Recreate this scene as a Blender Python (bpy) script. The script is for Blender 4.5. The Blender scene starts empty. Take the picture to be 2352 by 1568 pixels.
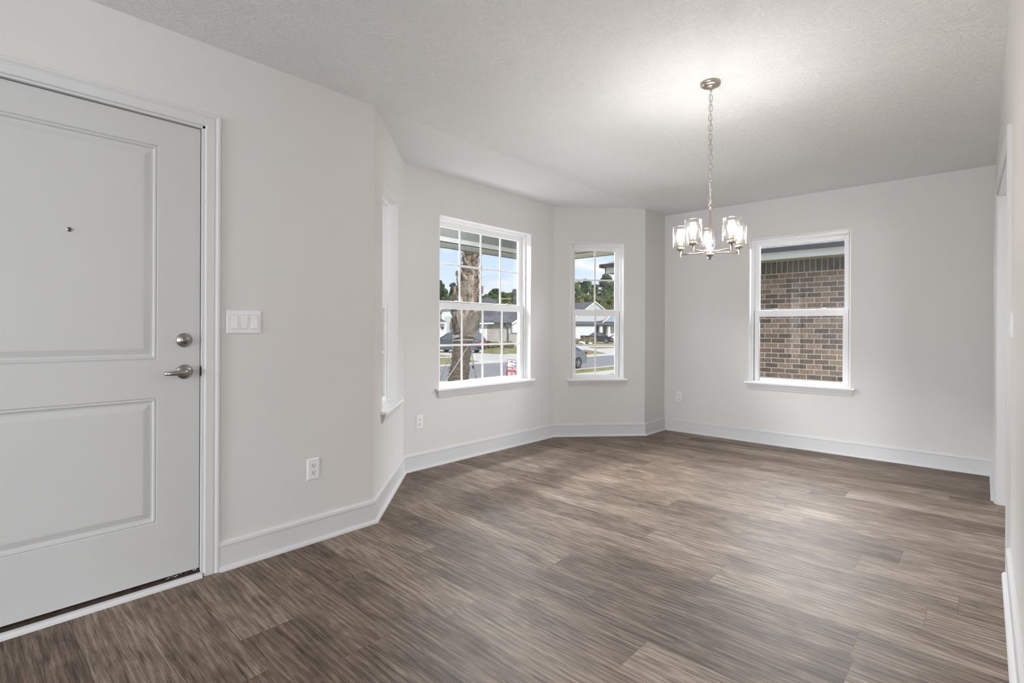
import bpy, bmesh, math, random
from mathutils import Vector, Matrix
from mathutils.geometry import tessellate_polygon
random.seed(7)
S = bpy.context.scene
COL = S.collection
PI = math.pi

# ------------------------------------------------------------------ camera
YAW, ROLL, FPX, CYP, EYE = 0.7414, 0.0042, 1183.4, 756.5, 1.15
cam_d = bpy.data.cameras.new('camera'); cam = bpy.data.objects.new('camera', cam_d); COL.objects.link(cam)
cam_d.sensor_width = 36; cam_d.lens = FPX / 2352 * 36
cam_d.shift_y = -(784 - CYP) / 2352
cam_d.clip_start = 0.02; cam_d.clip_end = 1000
cam.matrix_world = Matrix.Translation((0, 0, EYE)) @ Matrix.Rotation(YAW, 4, 'Z') @ Matrix.Rotation(PI/2, 4, 'X') @ Matrix.Rotation(ROLL, 4, 'Z')
S.camera = cam

# ------------------------------------------------------------------ view
S.view_settings.view_transform = 'Standard'; S.view_settings.look = 'None'
S.view_settings.gamma = 1; S.view_settings.use_curve_mapping = False
S.view_settings.exposure = 0.21
S.cycles.use_denoising = True
S.cycles.max_bounces = 10; S.cycles.diffuse_bounces = 5; S.cycles.glossy_bounces = 4
S.cycles.transparent_max_bounces = 24; S.cycles.sample_clamp_indirect = 6

# ------------------------------------------------------------------ sky
W = bpy.data.worlds.new('sky'); S.world = W; W.use_nodes = True
nt = W.node_tree; nt.nodes.clear()
def N(nt, t, **k):
    n = nt.nodes.new(t)
    for a, b in k.items():
        if a == 'i':
            for q, v in b.items(): n.inputs[q].default_value = v
        else: setattr(n, a, b)
    return n
def ramp(nt, src, stops, interp='LINEAR'):
    r = nt.nodes.new('ShaderNodeValToRGB'); r.color_ramp.interpolation = interp
    while len(r.color_ramp.elements) < len(stops): r.color_ramp.elements.new(.5)
    for e, (p, c) in zip(r.color_ramp.elements, stops):
        e.position = p; e.color = (*c, 1) if len(c) == 3 else c
    nt.links.new(src, r.inputs[0]); return r.outputs[0]
tc = N(nt, 'ShaderNodeTexCoord'); sx = N(nt, 'ShaderNodeSeparateXYZ'); nt.links.new(tc.outputs['Generated'], sx.inputs[0])
grad = ramp(nt, sx.outputs[2], [(0, (.80, .88, 1.0)), (.05, (.72, .84, 1.0)), (.16, (.56, .73, 1.0)), (.26, (.44, .62, .95)), (.42, (.56, .64, .78)), (1, (.52, .58, .70))])
mp = N(nt, 'ShaderNodeMapping'); mp.inputs['Scale'].default_value = (5.5, 5.5, 15); nt.links.new(tc.outputs['Generated'], mp.inputs[0])
no = N(nt, 'ShaderNodeTexNoise', i={'Scale': 1.25, 'Detail': 6, 'Roughness': .52}); nt.links.new(mp.outputs[0], no.inputs[0])
cl = ramp(nt, no.outputs[0], [(.49, (0, 0, 0)), (.62, (.95, .95, .95))])
mx = N(nt, 'ShaderNodeMix', data_type='RGBA'); nt.links.new(cl, mx.inputs[0]); nt.links.new(grad, mx.inputs[6]); mx.inputs[7].default_value = (.92, .93, 1.0, 1)
bg = N(nt, 'ShaderNodeBackground', i={'Strength': 1.0}); nt.links.new(mx.outputs[2], bg.inputs[0])
wo = N(nt, 'ShaderNodeOutputWorld'); nt.links.new(bg.outputs[0], wo.inputs[0])

# ------------------------------------------------------------------ sun and added fill lights
def add_light(name, kind, loc, rot, energy, color=(1, 1, 1), **k):
    d = bpy.data.lights.new(name, kind); d.energy = energy; d.color = color
    for a, b in k.items(): setattr(d, a, b)
    o = bpy.data.objects.new(name, d); COL.objects.link(o); o.location = loc; o.rotation_euler = rot
    return o
sun = add_light('sun', 'SUN', (0, 0, 30), (0, 0, 0), 3.4, (1, .95, .88), angle=math.radians(2.5))
sun.rotation_euler = Vector((-.74, .22, -.64)).to_track_quat('-Z', 'Y').to_euler()
# added panels behind the camera that brighten the room, no glazing there
add_light('rear_fill_panel', 'AREA', (-.6, -6.85, 1.3), (PI/2, 0, 0), 225, (.90, .95, 1), shape='RECTANGLE', size=3.4, size_y=2.2)
add_light('side_fill_panel', 'AREA', (5.85, -3.2, 1.3), (PI/2, 0, PI/2), 180, (.90, .95, 1), shape='RECTANGLE', size=3.0, size_y=2.0)
# fill panels added outside the bay and back windows, out of camera view
def add_fill(name, loc, aim, e, sx_, sy_):
    o = add_light(name, 'AREA', loc, (0, 0, 0), e, (.95, .975, 1), shape='RECTANGLE', size=sx_, size_y=sy_)
    o.rotation_euler = Vector(aim).to_track_quat('-Z', 'Y').to_euler()
add_fill('porch_fill_panel', (-4.35, 3.4, 2.50), (.85, 0, -.52), 300, 2.4, .22)
add_fill('porch_low_fill_panel', (-4.15, 3.4, .12), (.70, 0, .66), 58, 2.2, .6)
add_fill('side_yard_fill_panel', (-1.35, 6.12, 2.19), (0, -.80, -.60), 140, 1.0, .16)
add_light('opening_fill_panel', 'AREA', (3.4, 5.1, 1.30), (PI/2, 0, PI/2+.20), 95, (.90, .95, 1), shape='RECTANGLE', size=.75, size_y=1.9)  # added panel in the side room, brightens the bay through the cased opening
# invented ceiling lights behind the camera, added to brighten the room
for x, y in ((-1.5, -1.4), (-1.5, -3.6), (1.6, -2.2)):
    add_light('ceiling_fill_light', 'AREA', (x, y, 2.45), (0, 0, 0), 8, (1, .95, .90), shape='DISK', size=.3)

# ------------------------------------------------------------------ pixel to point
_c, _s = math.cos(YAW), math.sin(YAW)
FW = Vector((-_s, _c, 0)); RT = Vector((_c, _s, 0)); UP = Vector((0, 0, 1)); EY = Vector((0, 0, EYE))
def ray(px, py):
    x = (px - 1176) / FPX; y = (CYP - py) / FPX
    cr, sr = math.cos(ROLL), math.sin(ROLL); x, y = cr*x - sr*y, sr*x + cr*y
    return FW + RT*x + UP*y
def at(px, py, dep): return EY + ray(px, py)*dep
def atx(px, py, X): d = ray(px, py); return EY + d*(X/d.x)
def aty(px, py, Y): d = ray(px, py); return EY + d*(Y/d.y)
def atz(px, py, Z): d = ray(px, py); return EY + d*((Z-EYE)/d.z)

# ------------------------------------------------------------------ materials
MATS = {}
def mat(name, col, rough=.5, metal=0, spec=.5, bump=None, var=None, emit=None, coat=0):
    """bump = (scale, strength, distance, detail, stretch) ; var = (scale, amount, stretch) colour mottling"""
    if name in MATS: return MATS[name]
    m = bpy.data.materials.new(name); m.use_nodes = True; nt = m.node_tree; b = nt.nodes['Principled BSDF']
    b.inputs['Base Color'].default_value = (*col, 1); b.inputs['Roughness'].default_value = rough
    b.inputs['Metallic'].default_value = metal; b.inputs['Specular IOR Level'].default_value = spec
    b.inputs['Coat Weight'].default_value = coat
    tc = N(nt, 'ShaderNodeTexCoord')
    def noise(scale, detail=3, stretch=(1, 1, 1)):
        mp = N(nt, 'ShaderNodeMapping'); mp.inputs['Scale'].default_value = stretch
        nt.links.new(tc.outputs['Object'], mp.inputs[0])
        n = N(nt, 'ShaderNodeTexNoise', i={'Scale': scale, 'Detail': detail}); nt.links.new(mp.outputs[0], n.inputs[0]); return n
    if var:
        n = noise(var[0], 5, var[2] if len(var) > 2 else (1, 1, 1)); a = var[1]
        lo = tuple(max(0, c*(1-a)) for c in col); hi = tuple(min(1, c*(1+a)) for c in col)
        nt.links.new(ramp(nt, n.outputs[0], [(.3, lo), (.7, hi)]), b.inputs['Base Color'])
    if bump:
        n = noise(bump[0], bump[3] if len(bump) > 3 else 3, bump[4] if len(bump) > 4 else (1, 1, 1))
        bp = N(nt, 'ShaderNodeBump', i={'Strength': bump[1], 'Distance': bump[2]}); nt.links.new(n.outputs[0], bp.inputs['Height']); nt.links.new(bp.outputs[0], b.inputs['Normal'])
    if emit:
        b.inputs['Emission Color'].default_value = (*emit[0], 1); b.inputs['Emission Strength'].default_value = emit[1]
    MATS[name] = m; return m

def glass_mat(name, refl=.05, tint=(1, 1, 1), rough=0.0, seeds=False):
    m = bpy.data.materials.new(name); m.use_nodes = True; nt = m.node_tree; nt.nodes.clear()
    o = N(nt, 'ShaderNodeOutputMaterial'); t = N(nt, 'ShaderNodeBsdfTransparent'); t.inputs[0].default_value = (*tint, 1)
    g = N(nt, 'ShaderNodeBsdfGlossy'); g.inputs['Roughness'].default_value = rough
    mx = N(nt, 'ShaderNodeMixShader')
    fr = N(nt, 'ShaderNodeLayerWeight', i={'Blend': .35 if seeds else .2})
    mr = N(nt, 'ShaderNodeMapRange', i={'From Min': 0, 'From Max': 1, 'To Min': refl, 'To Max': .7}); nt.links.new(fr.outputs['Facing' if seeds else 'Fresnel'], mr.inputs[0])
    nt.links.new(mr.outputs[0], mx.inputs[0]); nt.links.new(t.outputs[0], mx.inputs[1]); nt.links.new(g.outputs[0], mx.inputs[2])
    out = mx.outputs[0]
    if seeds:
        tc = N(nt, 'ShaderNodeTexCoord'); v = N(nt, 'ShaderNodeTexVoronoi', i={'Scale': 230}); nt.links.new(tc.outputs['Object'], v.inputs[0])
        r = ramp(nt, v.outputs[0], [(.22, (1, 1, 1)), (.42, (0, 0, 0))])
        d = N(nt, 'ShaderNodeBsdfTranslucent'); d.inputs[0].default_value = (.95, .93, .9, 1)
        d2 = N(nt, 'ShaderNodeBsdfDiffuse'); d2.inputs[0].default_value = (.9, .9, .9, 1)
        ad = N(nt, 'ShaderNodeMixShader', i={0: .5}); nt.links.new(d.outputs[0], ad.inputs[1]); nt.links.new(d2.outputs[0], ad.inputs[2])
        m2 = N(nt, 'ShaderNodeMixShader'); mu = N(nt, 'ShaderNodeMath', operation='MULTIPLY_ADD'); nt.links.new(r, mu.inputs[0]); mu.inputs[1].default_value = .022; mu.inputs[2].default_value = .0
        nt.links.new(mu.outputs[0], m2.inputs[0]); nt.links.new(out, m2.inputs[1]); nt.links.new(ad.outputs[0], m2.inputs[2]); out = m2.outputs[0]
    nt.links.new(out, o.inputs[0]); MATS[name] = m; return m

def floor_mat():
    m = bpy.data.materials.new('grey_oak_vinyl_plank'); m.use_nodes = True; nt = m.node_tree; b = nt.nodes['Principled BSDF']; L = nt.links.new
    tc = N(nt, 'ShaderNodeTexCoord'); sp = N(nt, 'ShaderNodeSeparateXYZ'); L(tc.outputs['Object'], sp.inputs[0])
    def M(op, a, b_=None, c=None):
        n = N(nt, 'ShaderNodeMath', operation=op)
        for i, v in enumerate((a, b_, c)):
            if v is None: continue
            if isinstance(v, (int, float)): n.inputs[i].default_value = v
            else: L(v, n.inputs[i])
        return n.outputs[0]
    Wd, Ln = .2037, 1.22
    v = M('DIVIDE', M('SUBTRACT', sp.outputs[1], .932), Wd); row = M('FLOOR', v); fv = M('FRACT', v)
    wn = N(nt, 'ShaderNodeTexWhiteNoise', noise_dimensions='1D'); L(row, wn.inputs['W'])
    shift = M('MULTIPLY', wn.outputs[0], 7.3)
    for k, xs in ((0, -1.65), (1, -2.162), (-1, -2.014), (6, -.347), (7, -.928), (8, -.17), (10, -.458)):
        eq = M('COMPARE', row, k, .1); shift = M('ADD', M('MULTIPLY', shift, M('SUBTRACT', 1, eq)), M('MULTIPLY', eq, 3*Ln-xs))
    u = M('DIVIDE', M('ADD', sp.outputs[0], shift), Ln); colm = M('FLOOR', u); fu = M('FRACT', u)
    cb = N(nt, 'ShaderNodeCombineXYZ'); L(row, cb.inputs[0]); L(colm, cb.inputs[1])
    w2 = N(nt, 'ShaderNodeTexWhiteNoise', noise_dimensions='3D'); L(cb.outputs[0], w2.inputs['Vector'])
    pid = w2.outputs['Value']
    # grain coordinates, shifted plank by plank
    off = N(nt, 'ShaderNodeVectorMath', operation='SCALE'); L(w2.outputs['Color'], off.inputs[0]); off.inputs['Scale'].default_value = 37
    ad = N(nt, 'ShaderNodeVectorMath', operation='ADD'); L(tc.outputs['Object'], ad.inputs[0]); L(off.outputs[0], ad.inputs[1])
    def noise(sc, stretch, det=6, rough=.6, dist=0):
        mp = N(nt, 'ShaderNodeMapping'); mp.inputs['Scale'].default_value = stretch; L(ad.outputs[0], mp.inputs[0])
        n = N(nt, 'ShaderNodeTexNoise', i={'Scale': sc, 'Detail': det, 'Roughness': rough, 'Distortion': dist}); L(mp.outputs[0], n.inputs[0]); return n.outputs[0]
    big = noise(2.2, (.8, 3.2, 1), 4, .55, .6)
    blot = noise(5.5, (.6, 1.5, 1), 5, .65, 1.6)
    mid = noise(6, (.45, 8, 1), 6, .68, 1.6)
    fine = noise(60, (.10, 3.1, 1), 5, .75, .5)
    # cathedral grain: wavy rings pulled long
    mp = N(nt, 'ShaderNodeMapping'); mp.inputs['Scale'].default_value = (.9, 5.5, 1); L(ad.outputs[0], mp.inputs[0])
    wv = N(nt, 'ShaderNodeTexWave', wave_type='RINGS', rings_direction='Z', i={'Scale': 2.2, 'Distortion': 9, 'Detail': 4, 'Detail Scale': .8, 'Detail Roughness': .6}); L(mp.outputs[0], wv.inputs[0])
    t = M('ADD', M('MULTIPLY', big, .17), M('MULTIPLY', mid, .30)); t = M('ADD', t, M('MULTIPLY', fine, .30)); t = M('ADD', t, M('MULTIPLY', wv.outputs['Fac'], .045)); t = M('ADD', t, M('ADD', M('MULTIPLY', blot, .20), .015))
    t = M('ADD', t, M('MULTIPLY', M('SUBTRACT', pid, .5), .08))
    st = noise(95, (.055, 2.4, 1), 3, .6, .3); stm = N(nt, 'ShaderNodeMapRange', i={'From Min': .56, 'From Max': .66, 'To Min': 0, 'To Max': .075}); L(st, stm.inputs[0])
    t = M('SUBTRACT', t, stm.outputs[0])
    c = ramp(nt, t, [(.39, (.030, .019, .013)), (.47, (.104, .073, .052)), (.55, (.205, .155, .118)), (.63, (.36, .292, .236))])
    # seams
    e1 = M('LESS_THAN', M('MINIMUM', fv, M('SUBTRACT', 1, fv)), .006); e2 = M('LESS_THAN', M('MINIMUM', fu, M('SUBTRACT', 1, fu)), .0009)
    seam = M('MAXIMUM', e1, e2)
    mx = N(nt, 'ShaderNodeMix', data_type='RGBA'); L(M('MULTIPLY', seam, .55), mx.inputs[0]); L(c, mx.inputs[6]); mx.inputs[7].default_value = (.045, .035, .028, 1)
    L(mx.outputs[2], b.inputs['Base Color'])
    rr = N(nt, 'ShaderNodeMapRange', i={'To Min': .44, 'To Max': .62}); L(fine, rr.inputs[0]); L(rr.outputs[0], b.inputs['Roughness'])
    b.inputs['Specular IOR Level'].default_value = .36
    hgt = M('SUBTRACT', M('MULTIPLY', fine, 1), M('MULTIPLY', seam, 1.5))
    bp = N(nt, 'ShaderNodeBump', i={'Strength': .35, 'Distance': .0012}); L(hgt, bp.inputs['Height']); L(bp.outputs[0], b.inputs['Normal'])
    return m

def ceiling_mat():
    m = bpy.data.materials.new('knockdown_ceiling'); m.use_nodes = True; nt = m.node_tree; b = nt.nodes['Principled BSDF']; L = nt.links.new
    b.inputs['Base Color'].default_value = (.86, .865, .87, 1); b.inputs['Roughness'].default_value = .8; b.inputs['Specular IOR Level'].default_value = .2
    tc = N(nt, 'ShaderNodeTexCoord')
    n = N(nt, 'ShaderNodeTexNoise', i={'Scale': 26, 'Detail': 4, 'Roughness': .55, 'Distortion': 1.8}); L(tc.outputs['Object'], n.inputs[0])
    r = ramp(nt, n.outputs[0], [(.46, (0, 0, 0)), (.52, (.55, .55, .55)), (.60, (.62, .62, .62)), (.68, (1, 1, 1))])
    bp = N(nt, 'ShaderNodeBump', i={'Strength': .6, 'Distance': .007}); L(r, bp.inputs['Height']); L(bp.outputs[0], b.inputs['Normal'])
    return m

def brick_mat(name, cols, mortar, bw=.203, bh=.0794, axis='XZ', soldier=None, mort=.012):
    m = bpy.data.materials.new(name); m.use_nodes = True; nt = m.node_tree; b = nt.nodes['Principled BSDF']; L = nt.links.new
    tc = N(nt, 'ShaderNodeTexCoord'); sp = N(nt, 'ShaderNodeSeparateXYZ'); L(tc.outputs['Object'], sp.inputs[0])
    cb = N(nt, 'ShaderNodeCombineXYZ'); L(sp.outputs['XYZ'.index(axis[0])], cb.inputs[0]); L(sp.outputs['XYZ'.index(axis[1])], cb.inputs[1])
    # slight wobble of the edges
    wn = N(nt, 'ShaderNodeTexNoise', i={'Scale': 22, 'Detail': 3}); L(cb.outputs[0], wn.inputs[0])
    sc = N(nt, 'ShaderNodeVectorMath', operation='SCALE'); sb = N(nt, 'ShaderNodeVectorMath', operation='SUBTRACT'); L(wn.outputs['Color'], sb.inputs[0]); sb.inputs[1].default_value = (.5, .5, .5)
    L(sb.outputs[0], sc.inputs[0]); sc.inputs['Scale'].default_value = .007
    ad = N(nt, 'ShaderNodeVectorMath', operation='ADD'); L(cb.outputs[0], ad.inputs[0]); L(sc.outputs[0], ad.inputs[1])
    br = N(nt, 'ShaderNodeTexBrick', offset=.5, i={'Scale': 1, 'Mortar Size': mort/2, 'Mortar Smooth': .25, 'Bias': 0, 'Brick Width': bw, 'Row Height': bh})
    L(ad.outputs[0], br.inputs[0]); br.inputs['Color1'].default_value = (0, 0, 0, 1); br.inputs['Color2'].default_value = (1, 1, 1, 1); br.inputs['Mortar'].default_value = (.5, .5, .5, 1)
    cid = N(nt, 'ShaderNodeSeparateColor'); L(br.outputs[0], cid.inputs[0])
    n = N(nt, 'ShaderNodeTexNoise', i={'Scale': 34, 'Detail': 6, 'Roughness': .7})
    mp = N(nt, 'ShaderNodeMapping'); mp.inputs['Scale'].default_value = (1.7, .42, 1); L(cb.outputs[0], mp.inputs[0]); L(mp.outputs[0], n.inputs[0])
    mu = N(nt, 'ShaderNodeMath', operation='MULTIPLY_ADD'); L(cid.outputs[0], mu.inputs[0]); mu.inputs[1].default_value = .24
    m3 = N(nt, 'ShaderNodeMath', operation='MULTIPLY'); L(n.outputs[0], m3.inputs[0]); m3.inputs[1].default_value = .82; L(m3.outputs[0], mu.inputs[2])
    c = ramp(nt, mu.outputs[0], cols)
    mx = N(nt, 'ShaderNodeMix', data_type='RGBA'); L(br.outputs['Fac'], mx.inputs[0]); L(c, mx.inputs[6]); mx.inputs[7].default_value = (*mortar, 1)
    L(mx.outputs[2], b.inputs['Base Color']); b.inputs['Roughness'].default_value = .85; b.inputs['Specular IOR Level'].default_value = .2
    bp = N(nt, 'ShaderNodeBump', i={'Strength': .6, 'Distance': .006}); bp.invert = True; L(br.outputs['Fac'], bp.inputs['Height']); L(bp.outputs[0], b.inputs['Normal'])
    MATS[name] = m; return m

def striped_mat(name, col, axis, pitch, gap, dark=.55, rough=.6, bumpy=True):
    """board-and-batten siding, soffit panels: grooves every pitch along an axis"""
    m = bpy.data.materials.new(name); m.use_nodes = True; nt = m.node_tree; b = nt.nodes['Principled BSDF']; L = nt.links.new
    b.inputs['Roughness'].default_value = rough
    tc = N(nt, 'ShaderNodeTexCoord'); sp = N(nt, 'ShaderNodeSeparateXYZ'); L(tc.outputs['Object'], sp.inputs[0])
    d = N(nt, 'ShaderNodeMath', operation='DIVIDE'); L(sp.outputs['XYZ'.index(axis)], d.inputs[0]); d.inputs[1].default_value = pitch
    f = N(nt, 'ShaderNodeMath', operation='FRACT'); L(d.outputs[0], f.inputs[0])
    l = N(nt, 'ShaderNodeMath', operation='LESS_THAN'); L(f.outputs[0], l.inputs[0]); l.inputs[1].default_value = gap
    mx = N(nt, 'ShaderNodeMix', data_type='RGBA'); L(l.outputs[0], mx.inputs[0]); mx.inputs[6].default_value = (*col, 1); mx.inputs[7].default_value = (*[c*dark for c in col], 1)
    L(mx.outputs[2], b.inputs['Base Color'])
    bp = N(nt, 'ShaderNodeBump', i={'Strength': .5, 'Distance': .01}); bp.invert = True; L(l.outputs[0], bp.inputs['Height']); L(bp.outputs[0], b.inputs['Normal'])
    MATS[name] = m; return m

WALL = mat('warm_grey_wall_paint', (.715, .70, .684), .75, spec=.25, bump=(210, .25, .0012, 2))
TRIM = mat('white_trim_paint', (.69, .695, .70), .33, spec=.5)
DOORW = mat('white_door_paint', (.60, .605, .605), .38, spec=.45)
CEIL = ceiling_mat()
CEILS = mat('smooth_ceiling_paint', (.87, .875, .88), .8, spec=.2)
FLOOR = floor_mat()
VINYL = mat('white_vinyl', (.94, .945, .95), .35)
PLATE = mat('white_plastic_plate', (.86, .86, .87), .3)
PLATE2 = mat('white_plastic_insert', (.80, .80, .81), .28)
DARK = mat('dark_slot', (.02, .02, .02), .6)
NICKEL = mat('brushed_nickel', (.56, .50, .43), .30, 1, bump=(300, .08, .0003, 2, (1, 1, .05)))  # warm tint of the bulbs' light is mixed into the metal colour
NICKEL2 = mat('satin_nickel_lever', (.40, .375, .34), .28, 1)
BRONZE = mat('dark_bronze_sill', (.035, .022, .015), .35, spec=.5, var=(30, .5, (1, 1, 1)))
GASKET = mat('black_weatherstrip', (.012, .011, .010), .7)
PANE = glass_mat('window_glass', .035)
SHADE = glass_mat('seeded_glass', .015, (.985, .98, .97), .03, True)
BULB = mat('glowing_bulb', (1, .9, .7), .3, emit=((1.0, .96, .925), 255))
CONC = mat('concrete', (.56, .55, .525), .9, spec=.2, var=(1.4, .10))
ASPH = mat('asphalt', (.25, .255, .265), .9, spec=.2, var=(2, .12))
GRASS = mat('lawn_grass', (.255, .25, .12), .95, spec=.1, var=(1.1, .42), bump=(9, .8, .05, 4))
MULCH = mat('mulch_bed', (.16, .12, .08), .95, spec=.1, var=(5, .4))
SHING = mat('charcoal_shingles', (.115, .118, .135), .9, spec=.2, var=(3.2, .32, (1, .4, 2)))
SHINGN = mat('grey_shingle_edge', (.36, .345, .34), .9, spec=.2, var=(9, .3, (1, 3, 3)))
WHITE = mat('white_exterior_paint', (.78, .79, .78), .6)
GUTB = mat('black_gutter', (.02, .021, .024), .4)
GUTN = mat('slate_gutter', (.055, .06, .072), .35)
SIDE_Y = striped_mat('white_board_and_batten', (.70, .73, .74), 'Y', .30, .13, .80)
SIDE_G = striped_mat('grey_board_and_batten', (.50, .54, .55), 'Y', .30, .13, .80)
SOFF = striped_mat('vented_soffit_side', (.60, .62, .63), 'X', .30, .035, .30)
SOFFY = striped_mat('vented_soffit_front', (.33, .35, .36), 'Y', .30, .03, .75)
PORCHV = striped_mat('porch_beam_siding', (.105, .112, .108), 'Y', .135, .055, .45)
BRICKN = brick_mat('brown_brick', [(.30, (0.048, 0.042, 0.042)), (.44, (0.098, 0.076, 0.063)), (.56, (0.168, 0.120, 0.092)), (.68, (0.280, 0.204, 0.151)), (.82, (.36, .28, .21))], (.47, .44, .39))
BRICKF = brick_mat('pale_brick', [(.2, (.20, .19, .18)), (.5, (.38, .365, .34)), (.8, (.55, .54, .51))], (.52, .51, .49), .24, .09, 'YZ')

# ------------------------------------------------------------------ mesh helpers
class MB:
    def __init__(s): s.v = []; s.f = []; s.sm = []
    def add(s, vs, fs, smooth=False):
        b = len(s.v); s.v += [tuple(v) for v in vs]
        for f in fs: s.f.append([b+i for i in f]); s.sm.append(smooth)
        return s
    def box(s, lo, hi):
        x0, y0, z0 = lo; x1, y1, z1 = hi
        return s.add([(x0,y0,z0),(x1,y0,z0),(x1,y1,z0),(x0,y1,z0),(x0,y0,z1),(x1,y0,z1),(x1,y1,z1),(x0,y1,z1)],
                     [(0,3,2,1),(4,5,6,7),(0,1,5,4),(1,2,6,5),(2,3,7,6),(3,0,4,7)])
    def obox(s, c, ax, ay, az):
        c = Vector(c); ax = Vector(ax); ay = Vector(ay); az = Vector(az)
        vs = [c+ax*i+ay*j+az*k for k in (-1,1) for (i, j) in ((-1,-1),(1,-1),(1,1),(-1,1))]
        return s.add(vs, [(0,3,2,1),(4,5,6,7),(0,1,5,4),(1,2,6,5),(2,3,7,6),(3,0,4,7)])
    def prism(s, poly, d, smooth=False):
        """poly: 3D points of one face, d: extrusion vector"""
        d = Vector(d); p = [Vector(q) for q in poly]; n = len(p)
        tri = tessellate_polygon([p])
        b = [q+d for q in p]
        fs = [tuple(t) for t in tri] + [tuple(n+i for i in reversed(t)) for t in tri] + [(i, (i+1) % n, n+(i+1) % n, n+i) for i in range(n)]
        return s.add(p+b, fs, smooth)
    def face(s, poly): return s.add(poly, [tuple(range(len(poly)))])
    def tube(s, pts, r, n=10, closed=False, caps=True, smooth=True):
        pts = [Vector(p) for p in pts]; m = len(pts); rs = r if isinstance(r, (list, tuple)) else [r]*m
        vs = []; up = None
        for i, p in enumerate(pts):
            a = pts[(i-1) % m] if closed else pts[max(i-1, 0)]; b = pts[(i+1) % m] if closed else pts[min(i+1, m-1)]
            t = (b-a).normalized()
            if up is None: up = t.orthogonal().normalized()
            else: up = (up - t*up.dot(t)); up = up.normalized() if up.length > 1e-6 else t.orthogonal().normalized()
            w = t.cross(up)
            for k in range(n):
                q = 2*PI*k/n; vs.append(p + (up*math.cos(q)+w*math.sin(q))*rs[i])
        fs = []
        for i in range(m if closed else m-1):
            j = (i+1) % m
            for k in range(n): fs.append((i*n+k, i*n+(k+1) % n, j*n+(k+1) % n, j*n+k))
        s.add(vs, fs, smooth)
        if caps and not closed:
            b = len(s.v) - len(vs)
            s.f.append([b+k for k in reversed(range(n))]); s.sm.append(False)
            s.f.append([b+(m-1)*n+k for k in range(n)]); s.sm.append(False)
        return s
    def lathe(s, prof, c=(0,0,0), axis='Z', n=32, smooth=True):
        """prof: list of (radius, height) about an axis through c"""
        c = Vector(c); vs = []
        A = {'Z': (Vector((1,0,0)), Vector((0,1,0)), Vector((0,0,1))), 'X': (Vector((0,1,0)), Vector((0,0,1)), Vector((1,0,0))), 'Y': (Vector((0,0,1)), Vector((1,0,0)), Vector((0,1,0)))}[axis]
        for r, h in prof:
            for k in range(n):
                q = 2*PI*k/n; vs.append(c + A[0]*r*math.cos(q) + A[1]*r*math.sin(q) + A[2]*h)
        fs = [(i*n+k, i*n+(k+1) % n, (i+1)*n+(k+1) % n, (i+1)*n+k) for i in range(len(prof)-1) for k in range(n)]
        return s.add(vs, fs, smooth)
    def build(s, name, m, parent=None, bevel=0, origin=None, seg=2, autosmooth=False, solid=0):
        me = bpy.data.meshes.new(name)
        org = Vector(origin) if origin is not None else Vector((0, 0, 0))
        if parent is not None:
            pass
        me.from_pydata([tuple(Vector(v)-org) for v in s.v], [], s.f); me.update()
        for p, q in zip(me.polygons, s.sm): p.use_smooth = q
        bm = bmesh.new(); bm.from_mesh(me); bmesh.ops.remove_doubles(bm, verts=bm.verts, dist=1e-6)
        bmesh.ops.recalc_face_normals(bm, faces=bm.faces); bm.to_mesh(me); bm.free()
        me.materials.append(m)
        o = bpy.data.objects.new(name, me); COL.objects.link(o); o.location = org
        if parent is not None:
            o.parent = parent; o.matrix_parent_inverse = Matrix.Identity(4)
            o.location = org - world_loc(parent)
        if bevel:
            b = o.modifiers.new('bevel', 'BEVEL'); b.width = bevel; b.segments = seg; b.limit_method = 'ANGLE'; b.angle_limit = math.radians(40)
        return o
def world_loc(o):
    v = Vector(o.location)
    while o.parent: o = o.parent; v += Vector(o.location)
    return v
def empty(name, loc, label=None, cat=None, group=None, kind=None):
    o = bpy.data.objects.new(name, None); COL.objects.link(o); o.location = loc; o.empty_display_size = .1
    return tag(o, label, cat, group, kind)
def tag(o, label=None, cat=None, group=None, kind=None):
    if label: o['label'] = label
    if cat: o['category'] = cat
    if group: o['group'] = group
    if kind: o['kind'] = kind
    return o
def struct(o, label=None, cat=None): return tag(o, label, cat, None, 'structure')

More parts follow.
